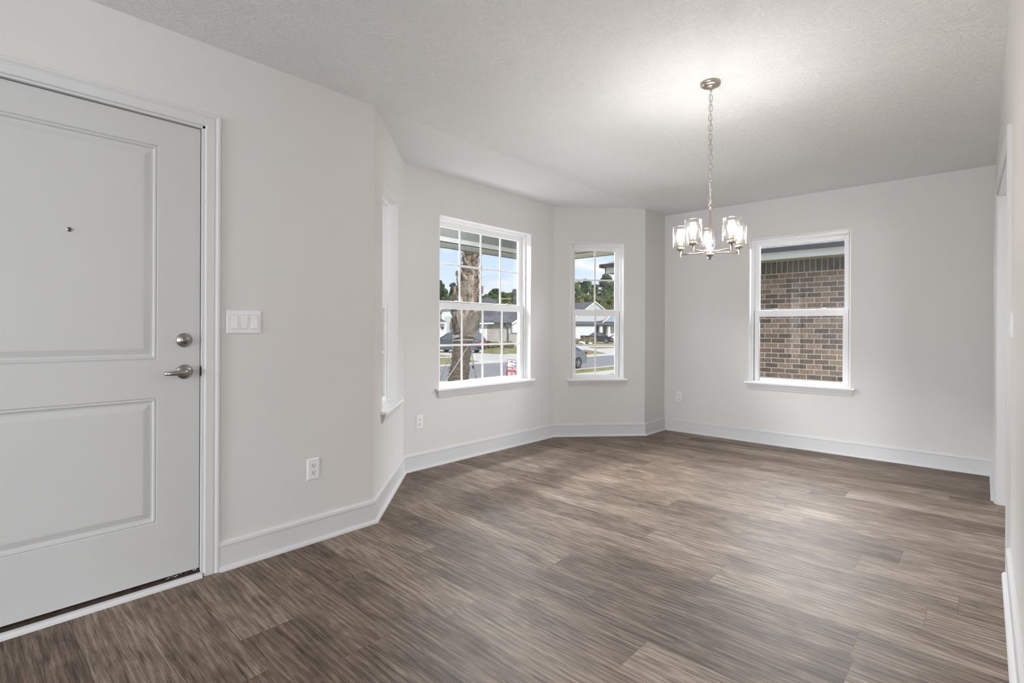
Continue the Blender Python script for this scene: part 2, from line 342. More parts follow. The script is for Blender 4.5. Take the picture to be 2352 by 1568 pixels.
# ------------------------------------------------------------------ room plan
H = 2.474
xL, yA = -2.673, 1.705
xB, yB, yC = -3.419, 2.452, 4.384
xD, yD, yE = -2.732, 5.137, 5.609
xR, xN = .067, .095
PA, PB, PC, PD, PE, PF = (xL, yA), (xB, yB), (xB, yC), (xD, yD), (xD, yE), (xR, yE)
T = .16
def wall(name, a, b, openings, label, z0=0, z1=H, thick=T, m=None):
    """a->b with the room on the right-hand side; openings (u0,u1,z0,z1)"""
    a = Vector((*a, 0)); b = Vector((*b, 0)); d = (b-a); Ln = d.length; d.normalize(); n = Vector((-d.y, d.x, 0))
    us = sorted({0, Ln, *[o[0] for o in openings], *[o[1] for o in openings]}); zs = sorted({z0, z1, *[o[2] for o in openings], *[o[3] for o in openings]})
    def solid(i, j):
        if i < 0 or j < 0 or i >= len(us)-1 or j >= len(zs)-1: return False
        u = (us[i]+us[i+1])/2; z = (zs[j]+zs[j+1])/2
        return not any(o[0] < u < o[1] and o[2] < z < o[3] for o in openings)
    P = lambda u, z, w: a + d*u + n*w + Vector((0, 0, z))
    mb = MB()
    for i in range(len(us)-1):
        for j in range(len(zs)-1):
            if not solid(i, j): continue
            u0, u1, q0, q1 = us[i], us[i+1], zs[j], zs[j+1]
            mb.face([P(u0,q0,0), P(u1,q0,0), P(u1,q1,0), P(u0,q1,0)]); mb.face([P(u0,q0,thick), P(u0,q1,thick), P(u1,q1,thick), P(u1,q0,thick)])
            if not solid(i-1, j): mb.face([P(u0,q0,0), P(u0,q1,0), P(u0,q1,thick), P(u0,q0,thick)])
            if not solid(i+1, j): mb.face([P(u1,q0,0), P(u1,q0,thick), P(u1,q1,thick), P(u1,q1,0)])
            if not solid(i, j-1): mb.face([P(u0,q0,0), P(u0,q0,thick), P(u1,q0,thick), P(u1,q0,0)])
            if not solid(i, j+1): mb.face([P(u0,q1,0), P(u1,q1,0), P(u1,q1,thick), P(u0,q1,thick)])
    o = mb.build(name, m or WALL); return struct(o, label, 'wall')

DY0, DY1, DZ0, DZ1 = -.123, .787, .037, 2.073        # door slab
yS = -3.0
W2 = (yB, 2.816, 4.015, .647, 2.123)
wall('wall_left', (xL, -7.0), PA, [(DY0-.012+7.0, DY1+.012+7.0, 0, DZ1+.012)], 'warm grey wall holding the front door and triple switch')
wall('wall_bay_left', PA, PB, [(.232, .790, .625, 2.080)], 'narrow angled left wall of the window bay')
wall('wall_bay_front', PB, PC, [(2.816-yB, 4.015-yB, .647, 2.123)], 'grey front wall of the bay around the wide grid window')
wall('wall_bay_right', PC, PD, [(.193, .780, .622, 2.088)], 'angled right wall of the bay around the narrow grid window')
wall('wall_return', PD, PE, [], 'short grey wall between the bay and the far corner')
wall('wall_back', PE, PF, [(-1.795-xD, -.906-xD, .625, 2.092)], 'grey back wall with the plain window facing brick')
# right wall: far piece, lintel over the cased opening, near piece
OY0, OY1, OZ = 3.42, 4.72, 2.06
def rw(y): return xR + (xN-xR)*max(0, min(1, (4.72-y)/(4.72-3.42)))
mb = MB(); TK = .115
def slab(mb, y0, y1, z0, z1, b0, b1, t0, t1):
    vs = [(b0, y0, z0), (b1, y1, z0), (t1, y1, z1), (t0, y0, z1)]
    mb.add(vs + [(x+TK, y, z) for x, y, z in vs], [(0,1,2,3), (7,6,5,4), (0,4,5,1), (1,5,6,2), (2,6,7,3), (3,7,4,0)])
slab(mb, OY1, yE+.16, 0, H, xR, xR, xR, xR)
slab(mb, OY0, OY1, OZ, 2.13, rw(OY0), xR, rw(OY0), xR); slab(mb, OY0, OY1, 2.13, H, rw(OY0), xR, xR+.004, xR)
slab(mb, -.3, OY0, 0, 2.13, xN, xN, xN, xN); slab(mb, -.3, OY0, 2.13, H, xN, xN, xR+.004, xR+.004)
struct(mb.build('wall_right', WALL), 'grey right wall with the cased opening, seen edge on', 'wall')
# rooms beyond (behind the camera and through the cased opening)
mb = MB(); mb.box((-2.833, -7.16, 0), (6.06, -7.0, H)); struct(mb.build('wall_rear', WALL), 'grey rear wall behind the camera', 'wall')
mb = MB(); mb.box((6.0, -7.0, 0), (6.16, 6.0, H)); struct(mb.build('wall_far_right', WALL), 'grey outer wall of the neighbouring room', 'wall')
mb = MB(); mb.box((xR+TK, 5.77, 0), (6.0, 5.93, H)); struct(mb.build('wall_side_room', WALL), 'grey wall of the room through the opening', 'wall')
# floor, ceilings
fl = [(-2.833, -7.16), (xL-.16, yA-.07), (xB-.16, yB-.07), (xB-.16, yC+.07), (xD-.16, yD+.07), (xD-.16, yE+.16), (6.1, yE+.32), (6.1, -7.16)]
mb = MB(); mb.prism([(x, y, 0) for x, y in fl], (0, 0, -.12)); struct(mb.build('floor', FLOOR), 'grey-brown wood look plank floor', 'floor')
mainc = [(-2.833, -7.16), (-2.833, yA), PA, PD, PE, (xD, yE+.16), (6.1, yE+.32), (6.1, -7.16)]
mb = MB(); mb.prism([(x, y, H) for x, y in mainc], (0, 0, .15)); struct(mb.build('ceiling', CEIL), 'white knockdown-textured ceiling of the main room', 'ceiling')
bayc = [PA, (xL-.16, yA), (xB-.16, yB-.07), (xB-.16, yC+.07), (xD-.16, yD+.07), PD]
mb = MB(); mb.prism([(x, y, H) for x, y in bayc], (0, 0, .15)); struct(mb.build('ceiling_bay', CEILS), 'smooth white ceiling of the window bay', 'ceiling')
# unseen roof over the house, added to block sun and cast shade
mb = MB()
mb.add([(-5.21, -8, 2.36), (7, -8, 2.36), (7, 6.35, 2.36), (-5.21, 6.35, 2.36), (-2.2, -4, 4.0), (3.5, -4, 4.0), (3.5, 3.2, 4.0), (-2.2, 3.2, 4.0)],
       [(0,1,5,4), (1,2,6,5), (2,3,7,6), (3,0,4,7), (4,5,6,7)])
struct(mb.build('roof', SHING), 'shingle roof of the house itself, added out of view for shade', 'roof')

# ------------------------------------------------------------------ baseboards
def isect(p, d, q, e):
    den = d.x*e.y - d.y*e.x
    if abs(den) < 1e-9: return q
    t = ((q.x-p.x)*e.y - (q.y-p.y)*e.x)/den; return p + d*t
def sweep(names, pts, prof, m, labels):
    pts = [Vector(p) for p in pts]; ds = [(pts[i+1]-pts[i]).normalized() for i in range(len(pts)-1)]; ns = [Vector((d.y, -d.x)) for d in ds]
    def corner(i, off):
        if i == 0: return pts[0] + ns[0]*off
        if i == len(ds): return pts[-1] + ns[-1]*off
        return isect(pts[i-1]+ns[i-1]*off, ds[i-1], pts[i]+ns[i]*off, ds[i])
    for i, nm in enumerate(names):
        mb = MB(); k = len(prof)
        A = [(*corner(i, o), z) for o, z in prof]; B = [(*corner(i+1, o), z) for o, z in prof]
        mb.add(A+B, [(j, (j+1) % k, k+(j+1) % k, k+j) for j in range(k)] + [tuple(reversed(range(k))), tuple(range(k, 2*k))])
        struct(mb.build(nm, m), labels[i], 'baseboard')
BP = [(0, .0), (.030, .0), (.030, .006), (.027, .014), (.021, .019), (.0135, .0205), (.0135, .112), (.0165, .115), (.0165, .122), (.0145, .131), (.010, .136), (.006, .1396), (0, .1396)]
CASW = .063; CASY = .864
sweep(['baseboard_left', 'baseboard_bay_left', 'baseboard_bay_front', 'baseboard_bay_right', 'baseboard_return', 'baseboard_back', 'baseboard_right_far'],
      [(xL, CASY), PA, PB, PC, PD, PE, PF, (xR, OY1+CASW)], BP, TRIM,
      ['white baseboard below the triple switch', 'white baseboard of the angled left bay wall', 'white baseboard below the wide grid window', 'white baseboard below the narrow grid window',
       'short white baseboard beside the far corner', 'long white baseboard of the back wall', 'short white baseboard between back corner and cased opening'])
sweep(['baseboard_right_near'], [(xN, OY0-CASW), (xN, -.3)], BP, TRIM, ['white baseboard of the near right wall at the picture edge'])
sweep(['baseboard_left_rear'], [(xL, -7.0), (xL, DY0-.077)], BP, TRIM, ['white baseboard left of the front door'])

# ------------------------------------------------------------------ casings
CP = [(0, 0), (0, .009), (.004, .012), (.036, .013), (.040, .010), (.045, .013), (.051, .017), (.058, .0175), (.063, .0155), (.063, 0)]  # (away from opening, out of wall)
def casing(name, P, u0, u1, zt, label, parent=None):
    """P(u,z,w): point in wall plane; U-shaped casing around an opening from the floor to zt"""
    mb = MB(); k = len(CP); rings = []
    rings.append([P(u0-a, 0, w) for a, w in CP]); rings.append([P(u0-a, zt+a, w) for a, w in CP])
    rings.append([P(u1+a, zt+a, w) for a, w in CP]); rings.append([P(u1+a, 0, w) for a, w in CP])
    vs = [v for r in rings for v in r]; fs = [(r*k+j, r*k+(j+1) % k, (r+1)*k+(j+1) % k, (r+1)*k+j) for r in range(3) for j in range(k)]
    fs += [tuple(reversed(range(k))), tuple(range(3*k, 4*k))]
    mb.add(vs, fs); o = mb.build(name, TRIM)
    return struct(o, label, 'trim')
casing('trim_1', lambda u, z, w: (xL+w, u, z), DY0-.014, DY1+.014, DZ1+.014, 'white moulded casing around the front door')
casing('trim_2', lambda u, z, w: (rw(u)-w if z < 2.2 else xR-w, u, z), OY0, OY1, OZ, 'white moulded casing around the opening in the right wall')
mb = MB()
mb.box((xL-.155, DY1+.004, 0), (xL+.001, DY1+.014, DZ1+.014)); mb.box((xL-.155, DY0-.014, 0), (xL+.001, DY0-.004, DZ1+.014)); mb.box((xL-.155, DY0-.014, DZ1+.004), (xL+.001, DY1+.014, DZ1+.014))
struct(mb.build('trim_3', TRIM), 'white jamb lining of the front doorway', 'trim')
mb = MB()
for y0, y1 in ((OY1-.012, OY1+.001),): mb.box((xR-.002, y0, 0), (xR+TK+.002, y1, OZ))
mb.box((xN, OY0-.001, 0), (xN+TK, OY0+.012, OZ)); mb.add([(xN, OY0, OZ-.012), (xR, OY1, OZ-.012), (xR+TK, OY1, OZ-.012), (xN+TK, OY0, OZ-.012), (xN, OY0, OZ+.001), (xR, OY1, OZ+.001), (xR+TK, OY1, OZ+.001), (xN+TK, OY0, OZ+.001)], [(0,3,2,1),(4,5,6,7),(0,1,5,4),(1,2,6,5),(2,3,7,6),(3,0,4,7)])
struct(mb.build('trim_4', TRIM), 'white jamb lining of the cased opening at right', 'trim')

# ------------------------------------------------------------------ front door
door = empty('door_1', (xL, (DY0+DY1)/2, DZ0), 'white two-panel front door with satin nickel lever and deadbolt', 'door', kind='structure')
FX = xL - .018                                # room-side face of the slab
panels = [(.042, .621, 1.009, 1.955), (.042, .621, .289, .843)]
mb = MB(); ys = sorted({DY0, DY1, .042, .621}); zs = sorted({DZ0, DZ1, *[p[2] for p in panels], *[p[3] for p in panels]})
for i in range(3):
    for j in range(len(zs)-1):
        yc = (ys[i]+ys[i+1])/2; zc = (zs[j]+zs[j+1])/2
        if any(p[0] < yc < p[1] and p[2] < zc < p[3] for p in panels): continue
        mb.face([(FX, ys[i], zs[j]), (FX, ys[i+1], zs[j]), (FX, ys[i+1], zs[j+1]), (FX, ys[i], zs[j+1])])
mb.face([(FX-.044, DY0, DZ0), (FX-.044, DY0, DZ1), (FX-.044, DY1, DZ1), (FX-.044, DY1, DZ0)])
for a, b in (((DY0, DZ0), (DY1, DZ0)), ((DY1, DZ0), (DY1, DZ1)), ((DY1, DZ1), (DY0, DZ1)), ((DY0, DZ1), (DY0, DZ0))):
    mb.face([(FX, *a), (FX, *b), (FX-.044, *b), (FX-.044, *a)])
mb.build('door_slab', DOORW, door)
for y0, y1, z0, z1 in panels:
    mb = MB(); rg = [(0, 0), (.003, -.005), (.008, -.0015), (.013, -.002), (.018, -.010), (.026, -.0105), (.050, -.002), (.056, -.0015)]
    def rct(o, d): return [(FX+d, y0+o, z0+o), (FX+d, y1-o, z0+o), (FX+d, y1-o, z1-o), (FX+d, y0+o, z1-o)]
    vs = []
    for o, d in rg: vs += rct(o, d)
    mb.add(vs, [(4*r+k, 4*r+(k+1) % 4, 4*r+4+(k+1) % 4, 4*r+4+k) for r in range(len(rg)-1) for k in range(4)] + [tuple(4*(len(rg)-1)+k for k in range(4))])
    mb.build('panel', DOORW, door)
# peephole
mb = MB(); mb.lathe([(.0, .0035), (.0045, .0035), (.0075, .003), (.0095, 0)], (FX, .322, 1.542), 'X', 20); ph = mb.build('peephole', NICKEL2, door)
mb = MB(); mb.lathe([(0, .0045), (.003, .0045), (.0048, .0036)], (FX, .322, 1.542), 'X', 16); mb.build('lens', DARK, ph)
# deadbolt
dz = (FX, .724, 1.095)
mb = MB(); mb.lathe([(.0325, 0), (.0325, .004), (.030, .008), (.021, .0125), (.020, .016), (.0, .016)], dz, 'X', 40); db = mb.build('deadbolt', NICKEL2, door)
mb = MB(); mb.tube([(FX+.028, .724+t*.0185, 1.095-.001) for t in (-1, -.6, 0, .6, 1)], [.002, .0052, .0065, .0052, .002], 12); mb.tube([(FX+.014, .724, 1.095), (FX+.028, .724, 1.095)], .006, 12); mb.build('thumb_turn', NICKEL2, db)
# lever
lz = (FX, .725, .951)
mb = MB(); mb.lathe([(.033, 0), (.033, .004), (.031, .008), (.0225, .012), (.017, .0135), (.0, .0135)], lz, 'X', 40); rose = mb.build('lever_rose', NICKEL2, door)
mb = MB(); mb.lathe([(.0125, .012), (.0125, .045), (.010, .050), (0, .050)], lz, 'X', 24)
path = [(FX+.046, .735, .951), (FX+.050, .715, .951), (FX+.052, .690, .9505), (FX+.050, .668, .949), (FX+.046, .648, .948), (FX+.040, .638, .948)]
vs = []
for q, p in enumerate(path):
    hh = (.0125, .0125, .0115, .0095, .0085, .008)[q]; tt = .0045
    for a in range(12):
        an = 2*PI*a/12; vs.append((p[0]+tt*math.cos(an), p[1], p[2]+hh*math.sin(an)))
mb.add(vs, [(r*12+k, r*12+(k+1) % 12, (r+1)*12+(k+1) % 12, (r+1)*12+k) for r in range(5) for k in range(12)] + [tuple(range(11, -1, -1)), tuple(range(60, 72))], True)
lv = mb.build('door_lever', NICKEL2, door)
mb = MB(); mb.lathe([(.0045, .048), (.0045, .058), (0, .059)], (FX, .731, .9515), 'X', 14); mb.box((FX+.057, .7225, .9495), (FX+.0615, .7395, .9535)); mb.build('lock_button', NICKEL2, lv)
# strike, weatherstrip, threshold
mb = MB(); mb.prism([(xL-.012+.02*0-.020, DY1+.0035, .951-.028), (xL-.001, DY1+.0035, .951-.020), (xL+.001, DY1+.0035, .951), (xL-.001, DY1+.0035, .951+.020), (xL-.032, DY1+.0035, .951+.028)], (0, -.0015, 0)); mb.build('strike_plate', mat('aged_bronze_strike', (.16, .10, .07), .35, .8), door)
mb = MB(); mb.box((FX-.040, DY1, DZ0-.02), (FX-.012, DY1+.0045, DZ1+.004)); mb.box((FX-.040, DY0-.0045, DZ0), (FX-.012, DY0, DZ1+.004)); mb.box((FX-.040, DY0-.0045, DZ1), (FX-.012, DY1+.0045, DZ1+.0045)); mb.build('weatherstrip', GASKET, door)
mb = MB(); mb.prism([(FX-.10, DY0-.004, .0), (FX+.012, DY0-.004, .0), (FX+.012, DY0-.004, .016), (FX-.012, DY0-.004, .0355), (FX-.10, DY0-.004, .036)], (0, DY1-DY0+.008, 0)); mb.build('threshold', BRONZE, door)
mb = MB(); mb.prism([(FX+.012, DY0-.004, 0), (xL+.024, DY0-.004, 0), (xL+.022, DY0-.004, .010), (xL+.012, DY0-.004, .017), (FX+.012, DY0-.004, .019)], (0, DY1-DY0+.008, 0)); mb.build('threshold_moulding', TRIM, door)
mb = MB(); rnd = random.Random(3)
for k in range(16):
    y = DY1 - .008 - abs(rnd.gauss(0, .06)); z = .0315 + rnd.uniform(-.004, .001); x = FX+.001+rnd.uniform(-.008, .004); r = rnd.uniform(.0008, .0022)
    mb.obox((x, y, z+.0015), (r*.6, 0, 0), (0, r*1.5, 0), (0, 0, r*.6))
mb.build('paint_spatter', TRIM, door)

# ------------------------------------------------------------------ windows
def make_window(idx, a, b, u0, u1, z0, z1, cols, rows, zm, locks, label, stool_label):
    a = Vector((*a, 0)); b = Vector((*b, 0)); d = (b-a).normalized(); n = Vector((-d.y, d.x, 0))
    P = lambda u, w, z: a + d*u + n*w + Vector((0, 0, z))
    R = empty('window_%d' % idx, P((u0+u1)/2, 0, z0), label, 'window', kind='structure')
    def ring(mb, U0, U1, Z0, Z1, wid, w0, w1, bot=None, top=None):
        bt = bot or wid; tp = top or wid
        def bx(ua, ub, za, zb): mb.obox(P((ua+ub)/2, (w0+w1)/2, (za+zb)/2), d*(ub-ua)/2, n*(w1-w0)/2, (0, 0, (zb-za)/2))
        bx(U0, U0+wid, Z0, Z1); bx(U1-wid, U1, Z0, Z1); bx(U0+wid, U1-wid, Z0, Z0+bt); bx(U0+wid, U1-wid, Z1-tp, Z1)
    # white lining of the reveal
    mb = MB(); ring(mb, u0-.002, u1+.002, z0-.002, z1+.002, .004, -.001, .165); mb.build('reveal_lining', VINYL, R)
    # frame with stepped beads
    mb = MB(); ring(mb, u0+.002, u1-.002, z0+.001, z1-.002, .020, .066, .150, bot=.006); ring(mb, u0+.022, u1-.022, z0+.002, z1-.022, .010, .105, .150); ring(mb, u0+.032, u1-.032, z0+.004, z1-.032, .006, .105, .150)
    mb.build('window_frame', VINYL, R, bevel=.0015)
    g = .030
    up = MB(); ring(up, u0+g+.004, u1-g-.004, zm-.002, z1-g-.004, .034, .108, .132, bot=.042, top=.034)
    us = up.build('upper_sash', VINYL, R, bevel=.002)
    lo = MB(); ring(lo, u0+g-.002, u1-g+.002, z0+.003, zm+.030, .045, .078, .103, bot=.034, top=.062)
    ls = lo.build('lower_sash', VINYL, R, bevel=.002)
    def glz(sash, U0, U1, Z0, Z1, w):
        mb = MB(); mb.obox(P((U0+U1)/2, w, (Z0+Z1)/2), d*(U1-U0)/2, n*.0015, (0, 0, (Z1-Z0)/2)); mb.build('pane', PANE, sash)
        if cols > 1:
            mb = MB()
            for k in range(1, cols):
                u = U0+(U1-U0)*k/cols; mb.obox(P(u, w-.006, (Z0+Z1)/2), d*.0085, n*.004, (0, 0, (Z1-Z0)/2))
            for k in range(1, rows):
                z = Z0+(Z1-Z0)*k/rows; mb.obox(P((U0+U1)/2, w-.006, z), d*(U1-U0)/2, n*.0039, (0, 0, .0085))
            mb.build('muntin_grid', VINYL, sash, bevel=.0015)
    glz(us, u0+g+.036, u1-g-.036, zm+.038, z1-g-.036, .121)
    glz(ls, u0+g+.041, u1-g-.041, z0+.036, zm-.030, .091)
    for fu in locks:
        u = u0+(u1-u0)*fu; mb = MB(); mb.obox(P(u, .088, zm+.031), d*.024, n*.010, (0, 0, .0035)); mb.lathe([(.011, 0), (.010, .008), (0, .009)], P(u, .090, zm+.033), 'Z', 16)
        mb.tube([P(u-.022, .084, zm+.040), P(u, .080, zm+.044), P(u+.022, .084, zm+.040)], .0035, 8)
        mb.build('sash_lock', VINYL, ls)
    # stool and apron
    mb = MB(); e = .040
    poly = [P(u0+.004, .070, z0), P(u0+.004, 0, z0), P(u0-e, 0, z0), P(u0-e, -.040, z0), P(u1+e, -.040, z0), P(u1+e, 0, z0), P(u1-.004, 0, z0), P(u1-.004, .070, z0)]
    mb.prism(poly, (0, 0, -.019)); st = mb.build('window_stool', VINYL, R, bevel=.004)
    pr = [(0, -.019, .0), (.030, -.019, .0), (.028, -.028, .004), (.019, -.050, .012), (.012, -.066, .018), (.010, -.077, .018), (0, -.077, .018)]
    vs = [P(u0-.030+s*1, -w, z0+z) for w, z, s in pr] + [P(u1+.030-s*1, -w, z0+z) for w, z, s in pr]; k = len(pr)
    mb = MB(); mb.add(vs, [(j, (j+1) % k, k+(j+1) % k, k+j) for j in range(k)] + [tuple(reversed(range(k))), tuple(range(k, 2*k))]); mb.build('window_apron', TRIM, R)
    return R
make_window(1, PA, PB, .232, .790, .625, 2.080, 2, 2, 1.335, [.5], 'narrow white window in the left side of the bay, seen at a glance', '')
make_window(2, PB, PC, 2.816-yB, 4.015-yB, .647, 2.123, 4, 2, 1.362, [.22, .78], 'wide white grid window looking onto the palm trunk', '')
make_window(3, PC, PD, .193, .780, .622, 2.088, 2, 2, 1.335, [.5], 'narrow white two-column grid window in the bay\'s right side', '')
make_window(4, PE, PF, -1.795-xD, -.906-xD, .625, 2.092, 1, 1, 1.325, [.26, .74], 'plain white sash window showing the brown brick wall', '')

# ------------------------------------------------------------------ switches and outlets
def frame_of(a, b):
    a = Vector((*a, 0)); b = Vector((*b, 0)); d = (b-a).normalized(); n = Vector((d.y, -d.x, 0))   # n into the room
    return lambda u, z, w: a + d*u + n*w + Vector((0, 0, z)), d, n
def plate(mb, P, u, z, w, h, t=.006, rim=.005):
    A = [(-w/2, -h/2, 0), (w/2, -h/2, 0), (w/2, h/2, 0), (-w/2, h/2, 0)]; r1 = [(q[0]*(1-2*.0015/w), q[1]*(1-2*.0015/h), t*.5) for q in A]; r2 = [(q[0]*(1-2*rim/w), q[1]*(1-2*rim/h), t) for q in A]
    vs = [P(u+q[0], z+q[1], q[2]) for q in A+r1+r2]
    mb.add(vs, [(0,1,5,4),(1,2,6,5),(2,3,7,6),(3,0,4,7),(4,5,9,8),(5,6,10,9),(6,7,11,10),(7,4,8,11),(8,9,10,11)])
def outlet(a, b, u, z, label):
    P, d, n = frame_of(a, b)
    R = empty('outlet', P(u, z, 0), label, 'outlet')
    mb = MB(); plate(mb, P, u, z, .070, .115); pl = mb.build('cover_plate', PLATE, R)
    for s in (-1, 1):
        zz = z+s*.0195; mb = MB(); pts = []
        for k in range(28):
            q = 2*PI*k/28; x = .0172*math.cos(q); y = .0172*math.sin(q); y = max(-.0142, min(.0142, y)); pts.append(P(u+x, zz+y, .004))
        mb.prism(pts, n*.0032); rc = mb.build('receptacle', PLATE2, R)
        mb = MB()
        for du, hh in ((-.0063, .0042), (.0063, .0034)): mb.obox(P(u+du, zz+.003, .0068), d*.0011, n*.0009, (0, 0, hh))
        mb.prism([P(u+.0026*math.cos(q*PI/8), zz-.0072+.0026*math.sin(q*PI/8), .0060) for q in range(16)], n*.0016)
        mb.build('slots', DARK, rc)
    mb = MB(); mb.prism([P(u+.0028*math.cos(q*PI/8), z+.0028*math.sin(q*PI/8), .005) for q in range(16)], n*.002); mb.build('screw', PLATE2, R)
    return R
outlet((xL, 0), PA, 1.330, .392, 'white duplex outlet low on the left wall nearest the front door')
outlet(PB, PC, 2.611-yB, .387, 'white duplex outlet below and left of the wide grid window')
outlet(PE, PF, -2.553-xD, .395, 'white duplex outlet on the back wall near the far corner')
def rocker(mb, P, d, n, u, z, up):
    h = .033; w = .0165; t0, t1 = (.0065, .0125) if up else (.0125, .0065)
    vs = [P(u-w/2, z-h, .004), P(u+w/2, z-h, .004), P(u+w/2, z+h, .004), P(u-w/2, z+h, .004), P(u-w/2, z-h, t0), P(u+w/2, z-h, t0), P(u+w/2, z+h, t1), P(u-w/2, z+h, t1)]
    mb.add(vs, [(0,3,2,1),(4,5,6,7),(0,1,5,4),(1,2,6,5),(2,3,7,6),(3,0,4,7)])
def switchbank(a, b, u, z, ups, label, name='light_switch'):
    P, d, n = frame_of(a, b); R = empty(name, P(u, z, 0), label, 'light switch'); k = len(ups)
    mb = MB(); plate(mb, P, u, z, .070+.0465*(k-1), .1145, .0065, .005); mb.build('cover_plate', PLATE, R)
    for i, up in enumerate(ups):
        uu = u+(i-(k-1)/2)*.046
        mb = MB(); plate(mb, P, uu, z, .0335, .067, .0078, .0008)
        mb = MB()
        for s, q in (((.0166, .0335), 0),): pass
        mb.obox(P(uu, z, .0062), d*.0172, n*.0008, (0, 0, .0345)); sh = mb.build('switch_opening', mat('switch_shadow_gap', (.55, .55, .57), .5), R)
        mb = MB(); h = .0328; w = .0318; t0, t1 = (.0075, .0125) if not up else (.0130, .0078)
        vs = [P(uu-w/2, z-h, .004), P(uu+w/2, z-h, .004), P(uu+w/2, z+h, .004), P(uu-w/2, z+h, .004), P(uu-w/2, z-h, t0), P(uu+w/2, z-h, t0), P(uu+w/2, z+h, t1), P(uu-w/2, z+h, t1)]
        mb.add(vs, [(0,3,2,1),(4,5,6,7),(0,1,5,4),(1,2,6,5),(2,3,7,6),(3,0,4,7)]); mb.build('rocker', PLATE, R, bevel=.001)
        for s in (-1, 1):
            mb = MB(); mb.prism([P(uu+.003*math.cos(q*PI/8), z+s*.0485+.003*math.sin(q*PI/8), .0060) for q in range(16)], n*.0012); mb.build('screw', PLATE2, R)
    return R
switchbank((xL, 0), PA, .974, 1.181, (True, False, True), 'white triple rocker switch plate beside the front door casing')
switchbank((xN, 3.3), (xN, 0), .10, 1.178, (True,), 'white light switch on the near right wall, seen edge on')

# ------------------------------------------------------------------ chandelier
CX, CY = -1.081, 2.745
ch = empty('chandelier', (CX, CY, H), 'brushed nickel five-light chandelier with seeded glass cylinder shades', 'chandelier')
mb = MB(); mb.lathe([(.0495, 0), (.0505, -.004), (.0505, -.013), (.047, -.0165), (.0455, -.019), (.030, -.023), (.010, -.0245), (.010, -.030), (0, -.031)], (CX, CY, H), 'Z', 48); mb.build('canopy', NICKEL, ch)
zt, zb = 2.438, 1.832; nl = 23; pit = (zt-zb)/nl
def link(mb, c, ax, L_, w, r):
    pts = []
    for k in range(20):
        q = 2*PI*k/20; x = w*math.cos(q); z = math.sin(q)*w + (L_/2-w)*(1 if math.sin(q) >= 0 else -1)
        pts.append(Vector(c)+Vector(ax)*x+Vector((0, 0, z)))
    mb.tube(pts, r, 7, closed=True)
mb = MB(); link(mb, (CX, CY, 2.438), (.6, .8, 0), .022, .0075, .0018); mb.build('canopy_loop', NICKEL, ch)
rnd = random.Random(5)
for k in range(nl):
    zc = zt-.012 - pit*(k+.35); a = (0.35 if k % 2 else 0.35+PI/2) + rnd.uniform(-.35, .35)
    mb = MB(); link(mb, (CX+rnd.uniform(-.0012, .0012), CY+rnd.uniform(-.0012, .0012), zc), (math.cos(a), math.sin(a), 0), .0385, .0085, .0016); mb.build('chain_link', NICKEL, ch)
mb = MB(); mb.tube([(CX+.0022*math.sin(t*.9), CY+.0022*math.cos(t*.9), 2.44-(2.44-1.825)*t/30) for t in range(31)], .0012, 6); mb.build('cord', mat('clear_cord', (.6, .58, .55), .3), ch)
mb = MB(); link(mb, (CX, CY, 1.826), (.738, .675, 0), .030, .009, .0020); mb.build('column_loop', NICKEL, ch)
mb = MB(); mb.lathe([(0, 1.814), (.006, 1.814), (.0072, 1.810), (.0072, 1.806), (.0055, 1.804), (.0050, 1.795), (.0052, 1.752), (.0078, 1.750), (.0078, 1.590)], (CX, CY, 0), 'Z', 24); mb.build('column', NICKEL, ch)
mb = MB(); mb.lathe([(.0078, 1.594), (.0165, 1.592), (.0175, 1.588), (.0175, 1.560), (.0215, 1.557), (.0215, 1.552), (.016, 1.546), (.008, 1.542), (.0075, 1.532), (.005, 1.529), (0, 1.529)], (CX, CY, 0), 'Z', 32); mb.build('hub', NICKEL, ch)
RA = .157
for k in range(5):
    a = math.radians(-28+72*k); dx, dy = math.cos(a), math.sin(a); px, py = CX+RA*dx, CY+RA*dy
    mb = MB(); mb.tube([(CX+.016*dx, CY+.016*dy, 1.5665), (px, py, 1.5665)], .0040, 12)
    mb.lathe([(0, 1.5515), (.0055, 1.5515), (.0058, 1.553), (.0058, 1.596), (0, 1.596)], (px, py, 0), 'Z', 20); arm = mb.build('arm', NICKEL, ch)
    mb = MB(); mb.lathe([(0, 1.589), (.015, 1.590), (.0205, 1.593), (.0215, 1.597), (.0215, 1.603), (.0195, 1.6045), (.0, 1.6045)], (px, py, 0), 'Z', 32); mb.build('cup', NICKEL, arm)
    mb = MB(); mb.lathe([(0, 1.6045), (.0125, 1.6045), (.0125, 1.632), (.0105, 1.634), (0, 1.634)], (px, py, 0), 'Z', 24); mb.build('socket', NICKEL, arm)
    mb = MB(); r = .0435; mb.lathe([(.020, 1.6052), (r-.004, 1.6052), (r-.001, 1.6065), (r, 1.609), (r, 1.7165), (r-.0012, 1.7175), (r-.0024, 1.7165), (r-.0024, 1.6095), (r-.005, 1.6075), (.020, 1.6075)], (px, py, 0), 'Z', 48); mb.build('glass_shade', SHADE, ch)
    mb = MB(); pr_ = [(0, 1.6345), (.0065, 1.6345), (.0075, 1.640), (.012, 1.650), (.0165, 1.658), (.0195, 1.666), (.0200, 1.673), (.0188, 1.680), (.0155, 1.6865), (.011, 1.691), (.0055, 1.6935), (0, 1.694)]
    mb.lathe(pr_, (px, py, 0), 'Z', 24); mb.build('bulb', BULB, ch)

